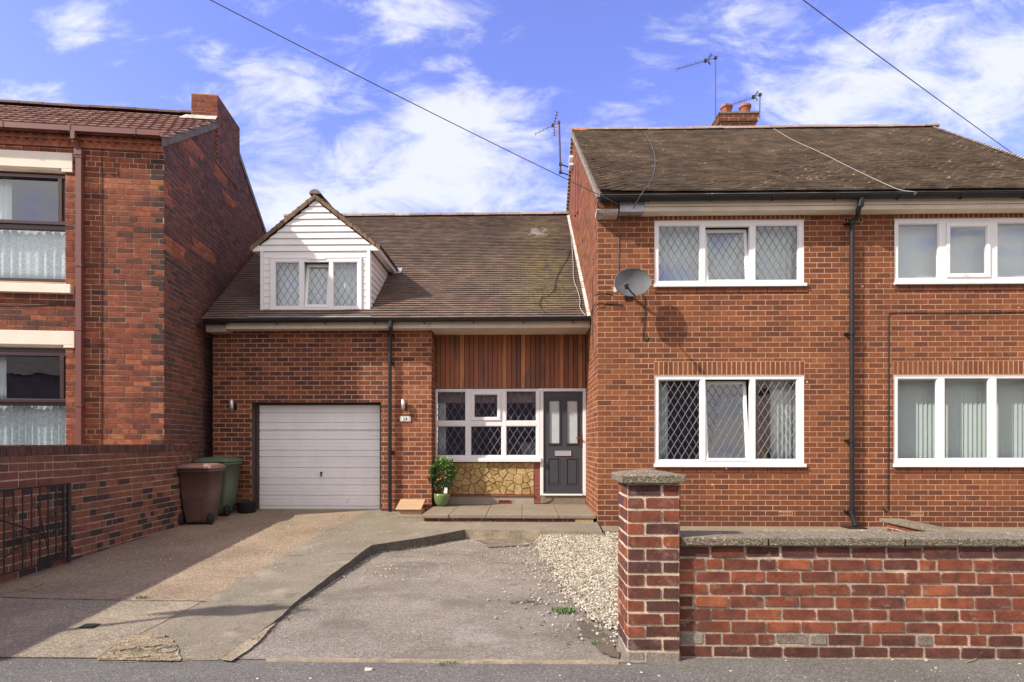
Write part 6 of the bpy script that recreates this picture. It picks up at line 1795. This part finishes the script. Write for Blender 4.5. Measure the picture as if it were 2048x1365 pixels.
cable('roof_cable', 'pale grey twin cables loose down the right edge of the garage roof', smooth([on_groof(1142,470), on_groof(1146,520), on_groof(1148,560), on_groof(1155,580), on_groof(1160,600), on_groof(1160,615), on_groof(1170,630), P(1178,632,10.2)]), .008, 'cable_grey')
cable('roof_cable', 'thin dark cable drooping over the lichened garage roof tiles', smooth([on_groof(1140,500), on_groof(1133,520), on_groof(1120,540), on_groof(1112,560), on_groof(1108,580), on_groof(1095,593), on_groof(1082,597), on_groof(1080,612), on_groof(1090,625)]), .007, 'cable_black')
yw = YH - .012
cable('wall_cable', 'dark cable dangling in a loop below the satellite dish', smooth([P(1283,588,yw), P(1289,598,yw), P(1289,640,yw), P(1286,668,yw), P(1290,681,yw), P(1296,676,yw), P(1292,671,yw)]), .007, 'cable_black')
cable('wall_cable', 'thin dark cable clipped down the brick between the windows and across to the right', smooth([P(2060,624,yw), P(1900,626,yw), P(1790,626,yw), P(1779,630,yw), P(1777,650,yw), P(1777,800,yw), P(1776,1000,yw), P(1776,1018,yw), P(1770,1023,yw), P(1766,1016,yw)], 5), .007, 'cable_black')
cable('wall_cable', 'dark cable round the house corner ending below the satellite dish level', smooth([pside(1180,640)+Vector((-.0,0,0)), pside(1187,612), P(1194,608,yw), P(1210,608,yw), P(1246,610,yw)]), .007, 'cable_black')
cable('wall_cable', 'short dark cable from the house corner towards the satellite dish foot', smooth([pside(1190,592), P(1195,588,yw), P(1212,587,yw), P(1226,590,yw)]), .006, 'cable_black')
cable('wall_cable', 'short black cable curling down under the front door sill', smooth([P(1106,994,YP-.03), P(1102,1001,YP-.03), P(1092,1006,YP-.03), P(1080,1008,YP-.03)]), .006, 'cable_black')
cable('wall_cable', 'thin dark cable down the house side wall near the porch corner', smooth([pside(1183,555)+Vector((.018,0,0)), pside(1183.5,700)+Vector((.018,0,0))], 3), .006, 'cable_black')

# ------------------------------------------------------------------ small things on the ground
dr0 = [GD(*p) for p in ((156,1258),(173,1249.5),(201,1249.5),(186,1258.5))]
mb = MB(); up = Vector((0,0,.006))
mb.add([p+up*.8 for p in dr0], [(0,3,2,1)]); c0 = sum(dr0, Vector())/4
t = tag(obj('drain_hole', mb, M['rubber']), 'small square black drain opening in the driveway concrete', 'drain')
mb = MB()
for i in range(4):
    a, b = dr0[i], dr0[(i+1)%4]; oa, ob = a + (a-c0)*.14, b + (b-c0)*.14
    mb.add([a+up, b+up, ob+up, oa+up], [(0,3,2,1),(0,1,2,3)])
obj('drain_rim', mb, M['iron'], t)
def chunk(name, label, px, py, r, zz=0.0, flat=.4, mat='stone', cat='stone', group=None):
    mb = MB(); p = G(px, py, 0, zz)
    vs = [(p.x + i*r*U(.7,1.2), p.y + j*r*U(.5,.9), p.z + (.0 if k < 0 else r*flat*U(.8,1.2))) for (i,j,k) in ((-1,-1,-1),(1,-1,-1),(1,1,-1),(-1,1,-1),(-1,-1,1),(1,-1,1),(1,1,1),(-1,1,1))]
    mb.add(vs, [(0,3,2,1),(4,5,6,7),(0,1,5,4),(1,2,6,5),(2,3,7,6),(3,0,4,7)], 0, .8)
    tag(obj(name, mb, M[mat], bevel=.003), label, cat, group)
for (px_, py_, r_) in ((250,1300,.05),(300,1293,.06),(338,1305,.045),(283,1316,.04),(320,1276,.04)):
    mb = MB(); p = GD(px_, py_); k = [p + Vector((math.cos(a_)*r_*U(.8,1.6), math.sin(a_)*r_*U(.6,1.1), .0095)) for a_ in (0,.9,1.9,2.8,3.7,4.7,5.6)]; m_ = len(k)
    mb.add(k + [q_ + Vector((0,0,.008)) for q_ in k], [tuple(range(m_,2*m_))] + [(i, (i+1) % m_, m_+(i+1) % m_, m_+i) for i in range(m_)]); tag(obj('concrete_fragment', mb, M['apron']), 'flat broken concrete fragment in the crumbling front corner of the path', 'fragment', 'broken concrete fragments')
chunk('stone_chip', 'largest pale flat stone chip lying on the pavement near the bay edge', 737, 1341, .026)
for (px_, py_, r) in ((515,1359,.010),(621,1358,.009),(1283,1346,.009),(1318,1353,.008),(1258,1330,.012),(1461,1343,.008),(1572,1322,.007),(1852,1322,.009),(1872,1337,.007),(2040,1329,.009),(1785,1320,.007),(1120,1352,.007),(1005,1350,.006)):
    chunk('pebble', 'tiny pale pebble lying loose on the grey pavement', px_, py_, r, .0, .7, group='loose pebbles on the pavement')
def tuft(label, p, n, h, sp, mat='weed'):
    mb = MB()
    for i in range(n):
        an = U(0,6.28); b = p + Vector((U(-sp,sp), U(-sp,sp)*.6, 0)); tip = b + Vector((math.cos(an)*h*U(.3,1), math.sin(an)*h*U(.3,1), h*U(.3,1))); s = Vector((-math.sin(an), math.cos(an), 0))*h*.09
        mb.add([b-s, b+s, (b+tip)/2+s+Vector((0,0,h*.18)), tip, (b+tip)/2-s+Vector((0,0,h*.18))], [(0,1,2,4),(4,2,3)])
    tag(obj('weed_tuft', mb, M[mat]), label, 'weed')
tuft('green weed tuft at the edge of the gravel on the parking bay', G(1128,1224,0,.01), 90, .05, .09)
tuft('green weed tuft in the joint across the driveway', GD(283,1197), 40, .03, .04)
tuft('low mossy weed tuft beside the foot of the gate pillar', G(1195,1288,0,.01), 60, .022, .05)
tuft('mossy weed tuft where the parking bay meets the pavement', G(895,1329,0,.008), 50, .02, .06)
tuft('weed clump growing at the pale edge of the raised concrete path', G(1052,1076,0,.012), 50, .06, .10)
mb = MB(); pts_ = [GD(45,1182), GD(60,1178), GD(78,1173), GD(88,1168)]; mb.tube([p+Vector((0,0,.012)) for p in pts_], .006, 5)
for i in range(26): a = GD(U(38,85), U(1170,1184)); mb.tube([a+Vector((0,0,.006)), a+Vector((U(-.1,.1),U(-.05,.05),.012))], .002, 4)
tag(obj('twig_litter', mb, M['straw']), 'dry twigs and straw lying on the driveway near the iron gate', 'twigs')
mb = MB(); mb.tube([G(1932,1325,0,.008), G(1950,1319,0,.012), G(1957,1316,0,.008)], .004, 5); tag(obj('twig', mb, M['straw']), 'short dry twig on the pavement below the front wall', 'twig')
mb = MB(); 
for (px_, py_) in ((1026,1207),(1034,1205),(1044,1204),(1054,1203),(1064,1204),(1068,1206)):
    p = G(px_, py_, 0, .012)
    for k in range(5): mb.box(-.014,.014,-.004,.004,0,.002,M=Matrix.Translation(p+Vector((U(-.02,.02),U(-.012,.012),.0015*k))) @ Matrix.Rotation(U(0,3),4,'Z'))
tag(obj('leaf_litter', mb, M['earth']), 'strip of dark rotten leaf litter in the middle of the parking bay', 'litter')
mb = MB()
for k in range(5500):                                 # loose grit and crumbs of mortar on every hard surface
    if k < 1300: x, y = U(-5, 5), U(2.6, 3.78); z = 0
    elif k < 3900: x, y = U(-2.6, .75), U(3.85, 8.5); z = .012
    else:
        y = U(3.9, 10); x = U(-4.9, -1.2); z = zdrive(y) + .006
        if x > -3.1 + (y-3.8)*.25: continue
    rr_ = U(.0018, .0042) * (1 + (y > 6)); vs = [(x + rr_*i*U(.7,1.3), y + rr_*j*U(.7,1.3), z + (0 if q_ < 0 else rr_*1.2)) for (i,j,q_) in ((-1,-1,-1),(1,-1,-1),(1,1,-1),(-1,1,-1),(0,0,1))]
    mb.add(vs, [(0,1,4),(1,2,4),(2,3,4),(3,0,4)], 0, U(0, .45) if RN.random() < .85 else .8)
tag(obj('grit', mb, M['stone']), kind='stuff')
# road sign just outside the frame on the left, whose shadow lies across the path
sg = thing('road_sign', 'grey post with an oval sign plate beside the pavement', 'sign', (-5.0, 3.55, 0))
mb = MB(); mb.tube([(-5.0,3.55,0),(-5.0,3.55,2.6)], .03, 10); obj('post', mb, M['steel'], sg)
mb = MB(); mb.box(-5.45,-4.70,3.5,3.515,2.12,2.62); obj('plate', mb, M['steel'], sg, bevel=.03)
# dark brick houses across the road (seen only in the window reflections)
for (xa, xb, lab) in ((-26, -3.7, 'dark brick house across the road to the left, behind the camera'), (-3.6, 11, 'dark brick house with chimney across the road behind the camera'), (16, 34, 'dark brick house across the road to the right, behind the camera')):
    op = thing('facing_house', lab, 'house', (xa, -16, 0))
    mb = MB(); mb.box(xa, xb, -22, -15, -.1, 5.0); obj('wall', mb, M['mortar_dark'], op)
    mb = MB(); mb.add([(xa-.3,-14.7,4.95),(xb+.3,-14.7,4.95),(xb+.3,-18.5,7.8),(xa-.3,-18.5,7.8),(xa-.3,-22.3,4.95),(xb+.3,-22.3,4.95)], [(0,1,2,3),(3,2,5,4),(0,3,4),(1,5,2)], 0, .3); obj('roof', mb, M['tile_house'], op)
    mb = MB(); mb.box(xa+5.5, xa+6.6, -18.9, -18.1, 7.0, 9.2); obj('chimney', mb, M['mortar_dark'], op)
